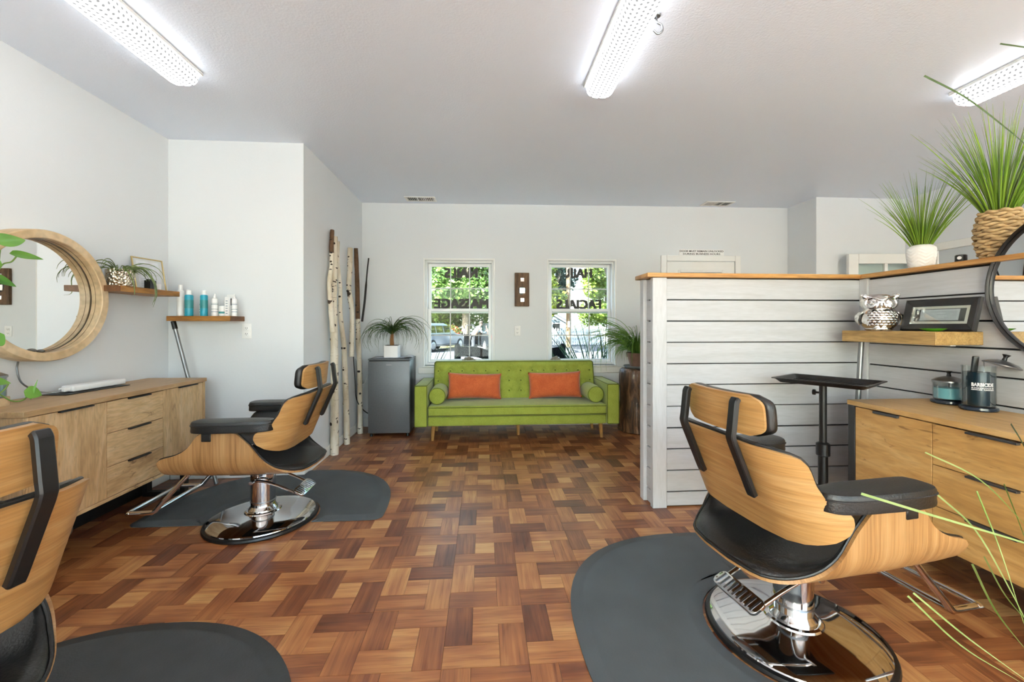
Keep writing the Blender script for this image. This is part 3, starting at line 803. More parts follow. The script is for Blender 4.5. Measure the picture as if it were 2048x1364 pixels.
make_mat((-1.22, .86, 0), 0, 1.42, .86, (-.105, .039, .316), 'dark rubber half-moon mat at the lower left edge of the picture', 2.2, M_rubberd)

# ---------------------------------------------------------------- long oak cabinet on the left
def handle(bm, x0, x1, y0, y1, z): box(bm, x0, x1, y0, y1, z-.004, z+.002)
cl = T(E('oak_cabinet', (0, 0, 0)), 'long oak-look cabinet with two doors and three drawers under the wooden mirror', 'cabinet')
F0, BK0 = -2.0, -2.385; Y0, Y1 = 1.945, 3.125; Z0, Z1 = .235, .80
bm = NB(); box(bm, BK0, F0-.022, Y0+.004, Y1-.004, Z0, Z1-.026); O('carcass', bm, M_cabLt, cl)
O('cabinet_top', B(BK0-.005, F0+.008, Y0-.008, Y1+.006, Z1-.026, Z1, .0015, 1), M_cabLt, cl)
O('side_panel', B(BK0, F0, Y1-.02, Y1, Z0, Z1-.027, .001, 1), M_cabLv, cl); O('side_panel', B(BK0, F0, Y0, Y0+.02, Z0, Z1-.027, .001, 1), M_cabLv, cl)
O('bottom_rail', B(F0-.021, F0, Y0+.021, Y1-.021, Z0, Z0+.018, .001, 1), M_cabL, cl)
Yd = [Y0+.022, 2.348, 2.736, Y1-.022]
for i in (0, 2):
    d = O('cabinet_door', B(F0-.020, F0-.002, Yd[i]+.0015, Yd[i+1]-.0015, Z0+.02, Z1-.03, .001, 1), M_cabLv, cl)
    m_ = (Yd[i]+Yd[i+1])/2+(.02 if i == 0 else .03); bm = NB(); box(bm, F0-.004, F0+.012, m_-.085, m_+.085, Z1-.036, Z1-.029, .001, 1); O('handle', bm, M_black, d)
zs = [Z0+.02, .418, .598, Z1-.03]
for i in range(3):
    d = O('drawer_front', B(F0-.020, F0-.002, Yd[1]+.0015, Yd[2]-.0015, zs[i]+.0015, zs[i+1]-.0015, .001, 1), M_cabL, cl)
    m_ = (Yd[1]+Yd[2])/2+.01; bm = NB(); box(bm, F0-.004, F0+.013, m_-.075, m_+.075, zs[i+1]-.009, zs[i+1]-.001, .001, 1); O('handle', bm, M_black, d)
for y in (Y0+.10, Y1-.10):
    bm = NB(); 
    box(bm, BK0+.05, BK0+.08, y-.02, y+.02, 0, Z0); box(bm, F0-.09, F0-.06, y-.02, y+.02, 0, Z0); box(bm, BK0+.08, F0-.09, y-.02, y+.02, 0, .03); O('sled_leg', bm, M_black, cl)
O('under_shade_panel', B(BK0+.015, BK0+.03, Y0+.01, Y1-.01, .0, Z0), M_black, cl)  # black sheet standing in for the shade beneath the cabinet

# ---------------------------------------------------------------- golden drawer cabinet on the right
cr = T(E('drawer_cabinet', (0, 0, 0)), 'golden wood drawer cabinet with black side frame against the plank partition', 'cabinet')
F1 = 2.025; KX = 2.508; YA_, YB_ = .62, 2.16; ZB, ZT = .180, .766
O('cabinet_top', B(F1-.004, KX, YA_, YB_, ZT-.026, ZT, .0015, 1), M_cabRt, cr)
O('carcass', B(F1+.022, KX-.004, YA_+.02, YB_-.045, ZB, ZT-.027), M_black, cr)
O('side_frame', B(F1-.001, KX-.004, YB_-.045, YB_-.004, ZB-.0, ZT-.027, .001, 1), M_dkgrey, cr)
O('side_frame', B(F1-.001, KX-.004, YA_+.002, YA_+.04, ZB-.0, ZT-.027, .001, 1), M_dkgrey, cr)
Yc = [YB_-.047, 1.727, 1.342, .957, YA_+.042]
for i in range(4):
    if i in (0, 3):
        d = O('cabinet_door', B(F1, F1+.02, Yc[i+1]+.0015, Yc[i]-.0015, ZB+.01, ZT-.031, .001, 1), M_cabR, cr)
        bm = NB(); m_ = Yc[i]-.175; box(bm, F1-.014, F1+.004, m_-.063, m_+.063, ZT-.042, ZT-.030, .001, 1); O('handle', bm, M_dkgrey, d); continue
    zz = [ZB+.01, .368, .552, ZT-.031]
    for j in range(3):
        d = O('drawer_front', B(F1, F1+.02, Yc[i+1]+.0015, Yc[i]-.0015, zz[j]+.0015, zz[j+1]-.0015, .001, 1), M_cabR, cr)
        bm = NB(); m_ = (Yc[i]+Yc[i+1])/2-.03; box(bm, F1-.016, F1+.004, m_-.085, m_+.085, zz[j+1]-.010, zz[j+1]-.001, .001, 1); O('handle', bm, M_dkgrey, d)
for y in (YA_+.06, YB_-.12):
    bm = NB(); box(bm, F1+.07, F1+.10, y-.02, y+.02, 0, ZB); box(bm, KX-.06, KX-.03, y-.02, y+.02, 0, ZB); box(bm, F1+.10, KX-.06, y-.02, y+.02, 0, .03); O('sled_leg', bm, M_black, cr)

# ---------------------------------------------------------------- round wooden mirror on the left wall
ml = T(E('round_mirror', (XL, 2.365, 1.335), rot=(0, PI/2, 0)), 'large round mirror in a deep pale wood frame on the left wall', 'mirror')
RO = .348; bm = NB()
lathe(bm, [(RO-.012, .002), (RO, .004), (RO, .094), (RO-.004, .100), (RO-.042, .100), (RO-.046, .096), (RO-.046, .040)], 96); 
for f in [f for f in bm.faces if len(f.verts) > 10]: bm.faces.remove(f)
a_ = [v for v in bm.verts]; bm.verts.ensure_lookup_table()
n_ = 96
for j in range(n_): bm.faces.new((bm.verts[j], bm.verts[(j+1) % n_], bm.verts[6*n_+(j+1) % n_], bm.verts[6*n_+j]))
O('mirror_frame', bm, M_mirw, ml)
O('frame_groove', (lambda b: (tube(b, [((RO-.046)*math.cos(2*PI*i/96), (RO-.046)*math.sin(2*PI*i/96), .062) for i in range(96)], .0012, 5, closed=True), b)[1])(NB()), mk('frame_joint', '5d4426', .6), ml)
O('mirror_glass', L([(0, .030), (RO-.046, .030), (RO-.046, .034), (0, .034)], 96), M_mirror, ml)
M_stone = mk('river_stone', '6d6a63', .6, var=(30, .35))
for y, w_, lb in ((2.300, .020, 'left'), (2.342, .018, 'right')):
    dz = -math.sqrt((RO-.046)**2-(y-2.365)**2); bm = NB(); bmesh.ops.create_icosphere(bm, subdivisions=3, radius=1)
    bmesh.ops.transform(bm, matrix=MX.Diagonal((w_*.85, w_*1.1, .009, 1)), verts=bm.verts[:])
    T(O('pebble', bm, M_stone, loc=(XL+.075, y, 1.335+dz+.0088), rot=(R(10 if y < 2.32 else 4)*-1, 0, .4)), 'grey river pebble on the mirror frame, %s of the pair' % lb, 'pebble', 'pebbles on the wooden mirror')
bmc = NB(); tube(bmc, cat([(-.085, -.312, .182), (-.075, -.324, .142), (-.065, -.312, .072), (-.045, -.252, .017), (-.01, -.20, .006), (0, -.184, .015)], 6), .004, 8)
pb = T(E('power_box', (-2.295, 2.612, Z1+.008), R(-3)), 'slim white power box lying on a black mat on the oak cabinet', 'power box')
O('cord', bmc, M_tube, pb)
O('box_body', B(-.035, .035, -.155, .165, 0, .034, .007, 3), M_white, pb); O('cord_socket', B(-.018, .018, -.185, -.153, .004, .026, .004, 2), M_white, pb)
T(O('desk_pad', B(-.06, .075, -.215, .165, 0, .004, .001, 1), M_blkpl, loc=(-2.30, 2.60, Z1+.001), rz=R(-3)), 'thin black pad under the white power box', 'pad')

# ---------------------------------------------------------------- round black-framed mirror on the right
AR = math.atan(RA)
mr = T(E('round_mirror', (RX(1.52)-.004, 1.52, 1.352), rot=(0, -PI/2, 0)), 'round mirror in a thin black metal frame on the plank partition', 'mirror')
mr.rotation_euler = (MX.Rotation(-AR, 3, 'Z') @ MX.Rotation(-PI/2, 3, 'Y')).to_euler()
bm = NB(); rg = .366
pr_ = [(rg-.004, 0), (rg, .002), (rg, .024), (rg-.004, .028), (rg-.010, .024), (rg-.014, .018), (rg-.018, .022), (rg-.020, .006)]
lathe(bm, pr_, 96)
for f in [f for f in bm.faces if len(f.verts) > 10]: bm.faces.remove(f)
bm.verts.ensure_lookup_table(); k_ = len(pr_)-1
for j in range(96): bm.faces.new((bm.verts[j], bm.verts[(j+1) % 96], bm.verts[k_*96+(j+1) % 96], bm.verts[k_*96+j]))
O('mirror_frame', bm, M_black, mr); O('mirror_glass', L([(0, .001), (rg-.017, .001), (rg-.017, .010), (0, .010)], 96), M_mirror, mr)
# ---------------------------------------------------------------- green sofa
def fabric(name, c1, c2, sc=260, rough=.85, sheen=.3):
    s = NT(name); p = s.p; co = s.co('Object')
    w1 = s.new('TexWave', wave_type='BANDS', bands_direction='X'); w1.inputs['Scale'].default_value = sc; s.l(co, w1.inputs[0])
    w2 = s.new('TexWave', wave_type='BANDS', bands_direction='Z'); w2.inputs['Scale'].default_value = sc; s.l(co, w2.inputs[0])
    h = s.math('ADD', w1.outputs[1], w2.outputs[1])
    f = s.math('ADD', s.math('MULTIPLY', s.noise(s.co('Object', (90, 90, 300)), 1, 3), .6), s.math('MULTIPLY', s.noise(co, 9, 3), .4))
    s.l(s.ramp(f, [(.35, rgb(c1)), (.62, rgb(c2))]), p.inputs['Base Color']); p.inputs['Roughness'].default_value = rough
    p.inputs['Sheen Weight'].default_value = sheen; p.inputs['Specular IOR Level'].default_value = .25
    s.bump(h, .10, .001); return s.m
M_green = fabric('green_sofa_fabric', '8a9636', 'a4b04a'); M_pipe = mk('dark_green_piping', '5f6a20', .8); M_orange = fabric('orange_velvet_weave', 'b9502a', 'd8703f', 120)
so = T(E('sofa', (.357, 4.13, 0)), 'green tufted fabric sofa with tapered wooden legs under the windows', 'sofa')
O('base_rail', B(-.905, .905, .02, .60, .168, .262, .012, 3), M_green, so)
bm = NB(); box(bm, -.900, .900, -.008, .52, .268, .372, .018, 4); bmesh.ops.subdivide_edges(bm, edges=bm.edges[:], cuts=1, use_grid_fill=True)
for v in bm.verts:
    if v.co.z > .34: v.co.z += .012*max(0, 1-(v.co.x/.9)**2)*max(0, 1-((v.co.y-.25)/.27)**2)
sc_ = O('seat_cushion', bm, M_green, so, ang=60)
bm = NB(); tube(bm, [(x, y, .358) for x, y in [(p[0], p[1]+.255) for p in rrect(.899, .262, .018)]], .0045, 6, closed=True); O('piping', bm, M_pipe, sc_)
bm = NB(); tube(bm, [(x, y, .280) for x, y in [(p[0], p[1]+.255) for p in rrect(.899, .262, .018)]], .004, 6, closed=True); O('piping', bm, M_pipe, sc_)
for s_ in (-1, 1):
    x0, x1 = (.908, 1.035) if s_ > 0 else (-1.035, -.908)
    ar = O('arm', B(x0, x1, 0, .63, .168, .578, .012, 3), M_green, so, ang=60)
    bm = NB(); cxm = (x0+x1)/2; hx = (x1-x0)/2-.004
    tube(bm, [(cxm+p[0], .001, .373+p[1]) for p in rrect(hx, .201, .012)], .0035, 6, closed=True); tube(bm, [(cxm+p[0], .315+p[1], .577) for p in rrect(hx, .31, .012)], .003, 6, closed=True); O('piping', bm, M_pipe, ar)
# back: tilted box with tufted front
def bf(z): return .43+.20*(z-.37)
bk = NB(); vs = box(bk, -.898, .898, 0, .12, .28, .775, .022, 3)
for v in bk.verts: v.co.y += bf(v.co.z)
back = O('backrest', bk, M_green, so, ang=60)
btn = [(-.85+i*1.70/13, z) for z in (.668, .560, .452) for i in range(14)]
G = []
for i in range(46):
    z = .30+.458*i/45; row = []
    for j in range(150):
        x = -.882+1.764*j/149
        ed = min(1, min(.882-abs(x), z-.30, .758-z)/.03); y = -.004-.016*math.sin(min(1, max(0, ed))*PI/2)
        dm = min((x-bx)**2+(z-bz)**2 for bx, bz in btn); y += .026*math.exp(-dm/.0013)
        fx = abs(((x+.85)/(1.70/13)+.5) % 1-.5)*(1.70/13); fz = min(abs(z-q) for q in (.668, .560, .452)); y += .004*math.exp(-(min(fx, fz)/.008)**2)
        row.append(V((x, bf(z)+y, z)))
    G.append(row)
bm = NB(); shell(bm, G, .012); O('tufted_panel', bm, M_green, so, ang=80)
for bx, bz in btn:
    O('button', L([(0, -.006), (.007, -.005), (.011, 0), (.008, .004), (0, .005)], 10, mx=MX.Translation((bx, bf(bz)+.003, bz)) @ MX.Rotation(PI/2, 4, 'X')), M_pipe, so) if bx == btn[0][0] and bz == .668 else None
_b0 = [o for o in so.children if o.name.startswith('button')][0]
for bx, bz in btn[1:]:
    o = _b0.copy(); C.objects.link(o); o.location = (bx-btn[0][0], bf(bz)-bf(.668), bz-.668)
bm = NB(); tube(bm, [(p[0], bf(.528+p[1])+.0, .528+p[1]) for p in rrect(.893, .243, .022)], .004, 6, closed=True); O('piping', bm, M_pipe, back)
for x, y in ((-.86, .14), (.875, .14), (.02, .30), (-.86, .52), (.875, .52)):
    bm = NB(); tube(bm, [(x, y, .17), (x+(.012 if x > .1 else -.012 if x < -.1 else 0), y-.008, .0)], [.024, .014], 14); O('leg', bm, M_legw, so)
# bolsters and pillows
def bolster(x, label):
    b = E('bolster_cushion', (x, 4.20, .372+.088), 0, label, 'cushion', 'round bolsters on the sofa')
    O('cover', L([(0, 0), (.074, .002), (.083, .008), (.086, .02), (.087, .18), (.086, .33), (.083, .345), (.074, .35), (0, .352)], 32, mx=MX.Rotation(-PI/2, 4, 'X')), M_green, b, ang=50)
    bm = NB()
    for y in (.006, .346): tube(bm, [(.081*math.cos(2*PI*i/32), y, .081*math.sin(2*PI*i/32)) for i in range(32)], .0035, 6, closed=True)
    O('piping', bm, M_pipe, b)
bolster(-.462, 'round green bolster against the sofa arm next to the fridge')
bolster(1.168, 'round green bolster against the sofa arm next to the tree stump')
def pillow(loc, rot, hw, hh, label, seed):
    random.seed(seed); bm = NB(); nu, nv = 28, 18; top = []; bot = []
    for i in range(nu+1):
        rt, rb = [], []
        for j in range(nv+1):
            u, v = -1+2*i/nu, -1+2*j/nv
            x = hw*u*(1-.05*(1-v*v)*abs(u)**2*0-.035*(1-abs(v)**2)*0); px = hw*(u-.045*u*(1-v*v)); pz = hh*(v-.09*v*(1-u*u))
            t = .075*((1-u**4)*(1-v**4))**.55*(1+.12*NZ.noise(V((u*2+seed, v*2, 0))))
            rt.append(bm.verts.new((px, -t, pz))); rb.append(rt[-1] if i in (0, nu) or j in (0, nv) else bm.verts.new((px, t, pz)))
        top.append(rt); bot.append(rb)
    for i in range(nu):
        for j in range(nv):
            bm.faces.new((top[i][j], top[i+1][j], top[i+1][j+1], top[i][j+1]))
            q = (bot[i][j], bot[i][j+1], bot[i+1][j+1], bot[i+1][j])
            try: bm.faces.new(q)
            except ValueError: pass
    T(O('throw_pillow', bm, M_orange, loc=loc, rot=rot, ang=80), label, 'pillow', 'orange pillows on the sofa')
pillow((-.09, 4.475, .520), (R(-14), R(2), R(4)), .29, .142, 'orange lumbar pillow on the sofa nearer the fridge', 3)
pillow((.785, 4.475, .524), (R(-14), R(-1.5), R(-3)), .29, .145, 'orange lumbar pillow on the sofa nearer the tree stump', 8)

# ---------------------------------------------------------------- compact fridge and what stands on it
M_fridge = mk('graphite_fridge_steel', '74777a', .46, .45, var=(60, .1)); M_fridged = mk('dark_fridge_side', '2c2e31', .42, .3)
fr = T(E('mini_fridge', (-.992, 4.44, 0)), 'compact graphite fridge beside the sofa with a palm on top', 'fridge')
O('cabinet_body', B(-.215, .215, .055, .40, .025, .805, .006, 2), M_fridged, fr)
fd = O('fridge_door', B(-.218, .218, 0, .05, .035, .798, .008, 2), M_fridge, fr)
O('top_panel', B(-.218, .218, .0, .40, .806, .822, .004, 2), mk('grey_fridge_top', '5a5d60', .4), fr)
O('door_grip', B(-.205, .205, -.002, .045, .798, .8055), M_blkpl, fr)
O('badge', B(-.03, .03, -.002, .0, .752, .764, .001, 1), M_steel, fd)
for x in (-.19, .19):
    for y in (.03, .36): O('foot', L([(0, 0), (.016, 0), (.014, .027), (0, .027)], 12, (x, y, 0)), M_blkpl, fr)
O('hinge', B(.16, .215, .005, .05, .8221, .83, .002, 1), M_blkpl, fr)
mg = T(E('magazine', (-.97, 4.62, .823), R(4)), 'thin open magazine lying under the palm pot on the fridge', 'magazine')
bm = NB(); shell(bm, [[V((-.20+.40*i/14, -.12+.24*j/3, .003+.014*math.exp(-((i-12.5)/1.2)**2))) for j in range(4)] for i in range(15)], .003); O('pages', bm, mk('magazine_cover', 'c3c6cc', .3, var=(9, .5), col2='4a4f78'), mg)
def blade_pts(base, az, ln, e0, e1, n=9, wob=0):
    p = V(base); out = [p.copy()]; st = ln/n
    for i in range(n):
        e = e0+(e1-e0)*((i+.5)/n)**1.1; a = az+wob*math.sin(i*1.3)
        p = p+V((math.cos(e)*math.cos(a), math.cos(e)*math.sin(a), math.sin(e)))*st; out.append(p.copy())
    return out
def blade(bm, pts, r, asp=.45, n=3, tip=.12):
    N = len(pts); tube(bm, pts, [r*(1-(1-tip)*(i/(N-1))**1.8) for i in range(N)], n, asp=asp)
M_palm = leafmat('dark_palm_leaf', '2c4620', '4f7030', 9); M_palml = leafmat('grass_leaf', '4f7d2e', '86b04a', 9)
pp = T(E('ponytail_palm', (-.995, 4.61, .828)), 'ponytail palm with drooping leaves in a white square pot on the fridge', 'plant')
O('pot', (lambda b: (prism(b, rrect(.076, .076, .012), 0, .128, .004), b)[1])(NB()), M_cer, pp)
O('soil', B(-.066, .066, -.066, .066, .1285, .131), mk('potting_soil', '33261b', .9), pp)
bm = NB(); tube(bm, [(0, 0, .12), (-.004, 0, .19), (.0, 0, .245), (.004, 0, .29)], [.024, .021, .017, .010], 12); O('trunk', bm, mk('palm_trunk', '8a6038', .8, bump=(80, .4)), pp)
random.seed(5); bm = NB()
for i in range(110):
    az = random.uniform(0, 2*PI); e0 = R(random.uniform(35, 86)); ln = random.uniform(.38, .66)
    if math.sin(az) > .35: ln *= .62
    if math.cos(az) < -.5: ln *= .82
    blade(bm, blade_pts((.01*math.cos(az), .01*math.sin(az), random.uniform(.24, .29)), az, ln, e0, R(random.uniform(-135, -95)), 14), random.uniform(.0032, .005), .3, 3, .2)
for v in bm.verts:
    if v.co.z < .006: v.co.z = .006
    if v.co.y > .255: v.co.y = .255+(v.co.y-.255)*.02
O('leaves', bm, M_palm, pp, norm=False)

# ---------------------------------------------------------------- birch trunks leaning in the corner
def birchmat():
    s = NT('birch_bark'); p = s.p; co = s.co('Object')
    c = s.ramp(s.noise(s.co('Object', (6, 6, 1.2)), 2.2, 4), [(.3, rgb('b9a98c')), (.5, rgb('ddd2bd')), (.7, rgb('efe8da'))])
    f = s.noise(s.co('Object', (9, 9, 75)), 1, 3, .6); k = s.ramp(f, [(.31, (.25, .2, .16, 1)), (.37, (1, 1, 1, 1))]); c = s.mix(.6, c, k, 'MULTIPLY')
    v = s.noise(s.co('Object', (14, 14, 22)), 1, 2, .5, .5); k = s.ramp(v, [(.315, (.07, .05, .04, 1)), (.345, (1, 1, 1, 1))]); c = s.mix(1, c, k, 'MULTIPLY')
    s.l(c, p.inputs['Base Color']); p.inputs['Roughness'].default_value = .75; s.bump(f, .2, .003); return s.m
M_birch = birchmat(); M_knot = mk('birch_knot', '2a211b', .9); M_bark = mk('brown_bark', '6f5138', .85, bump=(60, .5), var=(30, .4)); M_twig = mk('dark_twig', '2d2927', .8, bump=(60, .4))
def trunk(keys, rs, label, seed, top=None, name='birch_trunk'):
    """keys: (y, z, dx) along the wall; rs: radii"""
    random.seed(seed); b0 = keys[0]; org = V((b0[2], b0[0], 0))
    pts = cat([(k[2]-org.x, k[0]-org.y, k[1]) for k in keys], 7); N = len(pts)
    rr = [ip([(0, rs[0]), (1, rs[1])], i/(N-1))*(1+random.uniform(-.05, .05)) for i in range(N)]
    b = T(E(name, org), label, 'branch', 'birch branches in the corner')
    bm = NB(); tube(bm, pts, rr, 14); bk_ = O('bark', bm, M_birch, b, ang=60)
    for i in range(13):
        k = random.randint(2, N-3); a = random.uniform(PI*1.15, PI*1.95)-PI/2+.6; p = pts[k]; d = V((math.cos(a), math.sin(a), 0)); bm = NB(); bmesh.ops.create_icosphere(bm, subdivisions=2, radius=1)
        q = random.uniform(.55, 1.0)*rr[k]
        bmesh.ops.transform(bm, matrix=MX.Translation(p+d*rr[k]*.93) @ MX.Rotation(a, 4, 'Z') @ MX.Diagonal((q*.22, q*.6, q*.55, 1)), verts=bm.verts[:]); O('knot', bm, M_knot, b)
    if top:
        bm = NB(); m = int(N*top); tube(bm, pts[m:], [r*1.07 for r in rr[m:]], 14); O('brown_bark', bm, M_bark, b)
    return b
trunk([(3.86, 0, -1.348), (3.865, .5, -1.350), (3.86, 1.05, -1.352), (3.845, 1.45, -1.352), (3.88, 1.75, -1.354), (3.885, 1.99, -1.356)], (.037, .026), 'thick pale birch trunk nearest the styling chair, left of the group', 1)
trunk([(3.800, 1.12, -1.345), (3.775, 1.35, -1.352), (3.745, 1.55, -1.352), (3.795, 1.72, -1.352), (3.80, 1.90, -1.354), (3.825, 2.035, -1.356)], (.022, .017), 'bent birch limb with a brown tip forking off the thick trunk', 2, .72)
trunk([(4.195, 0, -1.345), (4.19, .4, -1.352), (4.15, .85, -1.355), (4.13, 1.0, -1.355), (4.03, 1.3, -1.355), (4.03, 1.55, -1.356), (3.975, 1.75, -1.357), (3.985, 1.965, -1.358)], (.030, .013), 'slim birch stem behind the thick trunk, tip second from the left', 3)
trunk([(4.27, .86, -1.325), (4.30, 1.1, -1.330), (4.31, 1.35, -1.335), (4.25, 1.55, -1.345), (4.30, 1.75, -1.35), (4.315, 1.965, -1.352)], (.022, .025), 'kinked birch trunk with a cut top, right beside the brown-topped pole', 4)
trunk([(4.60, 0, -1.335), (4.60, .6, -1.340), (4.56, 1.1, -1.345), (4.545, 1.6, -1.350), (4.515, 2.0, -1.355)], (.028, .020), 'straight birch pole with brown bark on its upper half next to the fridge', 6, .56)
bm = NB(); tube(bm, cat([(0, 0, 0), (.005, .09, .25), (.012, .15, .55), (.016, .20, .72)], 6), [.012]*10+[.008]*9, 8)
T(O('dark_twig', bm, M_twig, loc=(-1.315, 4.60, 1.22)), 'thin black twig leaning out from behind the brown-topped pole', 'branch', 'birch branches in the corner')
bm = NB(); tube(bm, cat([(-1.37, 4.40, 1.10), (-1.365, 4.44, .95), (-1.36, 4.49, .62), (-1.35, 4.50, .42), (-1.34, 4.60, .30), (-1.30, 4.72, .20), (-1.24, 4.78, .16)], 6), .005, 8)
bmesh.ops.translate(bm, verts=bm.verts[:], vec=(.992, -4.44, 0)); O('power_cord', bm, M_blkpl, fr)
bm = NB(); tube(bm, cat([(-1.375, 4.47, .92), (-1.36, 4.56, .80), (-1.34, 4.63, .70), (-1.35, 4.60, .56), (-1.33, 4.70, .52), (-1.30, 4.74, .60), (-1.26, 4.80, .78), (-1.22, 4.84, .86)], 6), .003, 8)
T(O('extension_cord', bm, M_white), 'thin white cord looped between the birch pole and the fridge', 'cord')

# ---------------------------------------------------------------- tree stump with terracotta plant
def stumpmat():
    s = NT('stump_bark'); p = s.p
    c = s.ramp(s.noise(s.co('Object', (9, 9, 1.6)), 1.6, 5, .65, 1), [(.25, rgb('1e1510')), (.45, rgb('4a3423')), (.62, rgb('8a6544')), (.8, rgb('b48a60'))])
    s.l(c, p.inputs['Base Color']); p.inputs['Roughness'].default_value = .55; p.inputs['Coat Weight'].default_value = .25; s.bump(s.noise(s.co('Object', (14, 14, 2)), 1.5, 4), .7, .02); return s.m
M_stump = stumpmat()
sp_ = T(E('tree_stump', (1.735, 4.53, 0)), 'dark barked tree stump used as a plant stand beside the sofa', 'stump')
def stf(r, z, a): return r*(1+.09*NZ.noise(V((math.cos(a)*1.6, math.sin(a)*1.6, z*1.3)))+.05*NZ.noise(V((math.cos(a)*5, math.sin(a)*5, z*2))))
O('bark', L([(.205, 0), (.212, .01)]+[(.205-.018*t+.01*math.sin(t*9), .02+.66*t) for t in [i/16 for i in range(17)]]+[(.18, .693), (0, .694)], 56, fn=stf), M_stump, sp_, ang=70)
kn = O('knot', L([(.055, 0), (.05, .02), (.03, .032), (.012, .024), (0, .022)], 18, mx=MX.Translation((-.005, -.185, .52)) @ MX.Rotation(R(80), 4, 'X'), fn=lambda r, z, a: r*(1+.15*math.sin(2*a+1))), M_stump, sp_)
O('knot_core', L([(.028, .0), (.022, .014), (.0, .017)], 14, mx=MX.Translation((-.005, -.207, .525)) @ MX.Rotation(R(80), 4, 'X')), mk('knot_heart', 'b08a58', .6, var=(40, .4)), sp_)
T(O('plant_saucer', L([(0, .0), (.125, 0), (.15, .018), (.155, .03), (.148, .03), (.12, .008), (0, .006)], 36, fn=lambda r, z, a: r*(1+.02*math.sin(9*a))), mk('clear_grey_saucer', '8c9699', .2), loc=(1.735, 4.53, .697)), 'grey saucer on the tree stump under the terracotta pot', 'saucer')
tp = T(E('terracotta_plant', (1.735, 4.53, .704)), 'arching grassy plant in a terracotta pot on the tree stump', 'plant')
O('pot', L([(0, 0), (.082, 0), (.108, .12), (.122, .121), (.126, .165), (.116, .165), (.106, .13), (0, .13)], 32), mk('terracotta', '8a6a58', .8, var=(14, .3)), tp)
O('soil', L([(0, .131), (.108, .131), (.0, .137)], 20), mk('dark_soil', '2c2119', .95), tp)
random.seed(9); bm = NB()
for i in range(300):
    az = random.uniform(0, 2*PI); ln = random.uniform(.45, 1.0); e0 = R(random.uniform(58, 89)); e1 = R(random.uniform(-110, -25))
    if math.sin(az) > .3: ln *= .5
    rr_ = random.uniform(0, .05); blade(bm, blade_pts((rr_*math.cos(az), rr_*math.sin(az), .13), az, ln, e0, e1, 11), random.uniform(.0035, .006), .3, 3, .15)
for v in bm.verts:
    if v.co.y > .25: v.co.y = .25+(v.co.y-.25)*.02
    x_, y_ = v.co.x, v.co.y
    if v.co.z < .0 and x_*x_+y_*y_ < .05: k_ = math.sqrt(.05/(x_*x_+y_*y_+1e-6)); v.co.x *= k_; v.co.y *= min(k_, 1.3)
O('leaves', bm, M_palml, tp, norm=False)
# driftwood lying on the window sills
M_drift = mk('driftwood_grey', 'a59a8a', .8, var=(12, .4), bump=(30, .6))
def drift(x, l, label, seed):
    random.seed(seed); p = BW(x, -.005, ZW[0]+.028); bm = NB()
    tube(bm, cat([(-l, 0, -.01), (-l*.5, .012, .012), (0, -.004, .045), (l*.5, .012, .018), (l, -.004, -.006)], 6), [.014+.022*math.sin(PI*i/24)*(1+.3*math.sin(i*2.1)) for i in range(25)], 12)
    T(O('driftwood', bm, M_drift, loc=p, rz=RB), label, 'driftwood', 'driftwood on the window sills')
drift(-.17, .12, 'piece of grey driftwood on the sill of the NAILS window', 2)
drift(.855, .085, 'piece of grey driftwood on the sill of the HAIR window', 5)

# ---------------------------------------------------------------- shelves on the left
sl = T(E('wall_shelf', (0, 0, 0)), 'brown wooden shelf with the gold pot and frame right of the wooden mirror', 'shelf')
O('board', B(XL, -2.205, 2.677, 3.17, 1.386, 1.422, .002, 1), M_shelfw, sl); O('end_grain', B(XL, -2.206, 2.6755, 2.6775, 1.387, 1.421), M_shelfe, sl)
s2 = T(E('wall_shelf', (0, 0, 0)), 'brown wooden shelf of hair products on the stub wall', 'shelf')
O('board', B(-2.285, -1.842, 3.150, YS, 1.209, 1.246, .002, 1), M_shelfx, s2); O('end_grain', B(-1.8425, -1.8405, 3.151, YS, 1.21, 1.245), M_shelfe, s2)
bm = NB(); tube(bm, [(-2.279, 3.21, 1.207), (-2.265, 3.21, 1.15)], .016, 16); tp_ = bm
pL = T(E('metal_pole', (-1.975, 3.21, 0)), 'slim grey metal pole leaning from the product shelf down behind the oak cabinet', 'pole')
bm.free(); bm = NB(); tube(bm, [(0, 0, .001), (-.290, 0, 1.15)], .0135, 16); O('pole_tube', bm, M_tube, pL)
bm = NB(); tube(bm, [(-.290, 0, 1.15), (-.304, 0, 1.207)], .0165, 16); O('pole_cap', bm, M_blkpl, pL)
M_hammer = NT('hammered_gold'); M_hammer.p.inputs['Base Color'].default_value = rgb('dcd2bb'); M_hammer.p.inputs['Metallic'].default_value = 1; M_hammer.p.inputs['Roughness'].default_value = .16
_v = M_hammer.new('TexVoronoi'); _v.inputs['Scale'].default_value = 75; M_hammer.l(M_hammer.co('Object'), _v.inputs['Vector']); M_hammer.bump(_v.outputs['Distance'], .9, .01); M_hammer = M_hammer.m
gp = T(E('gold_pot_plant', (-2.302, 2.79, 1.4225)), 'trailing plant in a hammered gold pot on the brown shelf', 'plant')
O('pot', L([(0, 0), (.066, 0), (.070, .004), (.070, .108), (.066, .108), (.064, .09), (0, .09)], 40), M_hammer, gp)
random.seed(3); bm = NB()
for i in range(30):
    az = random.uniform(-1.9, 1.9); ln = random.uniform(.14, .26)
    blade(bm, blade_pts((.02*math.cos(az), .03*math.sin(az), .095), az, ln, R(random.uniform(30, 70)), R(random.uniform(-110, -80)), 9), random.uniform(.003, .0055), .4, 3, .2)
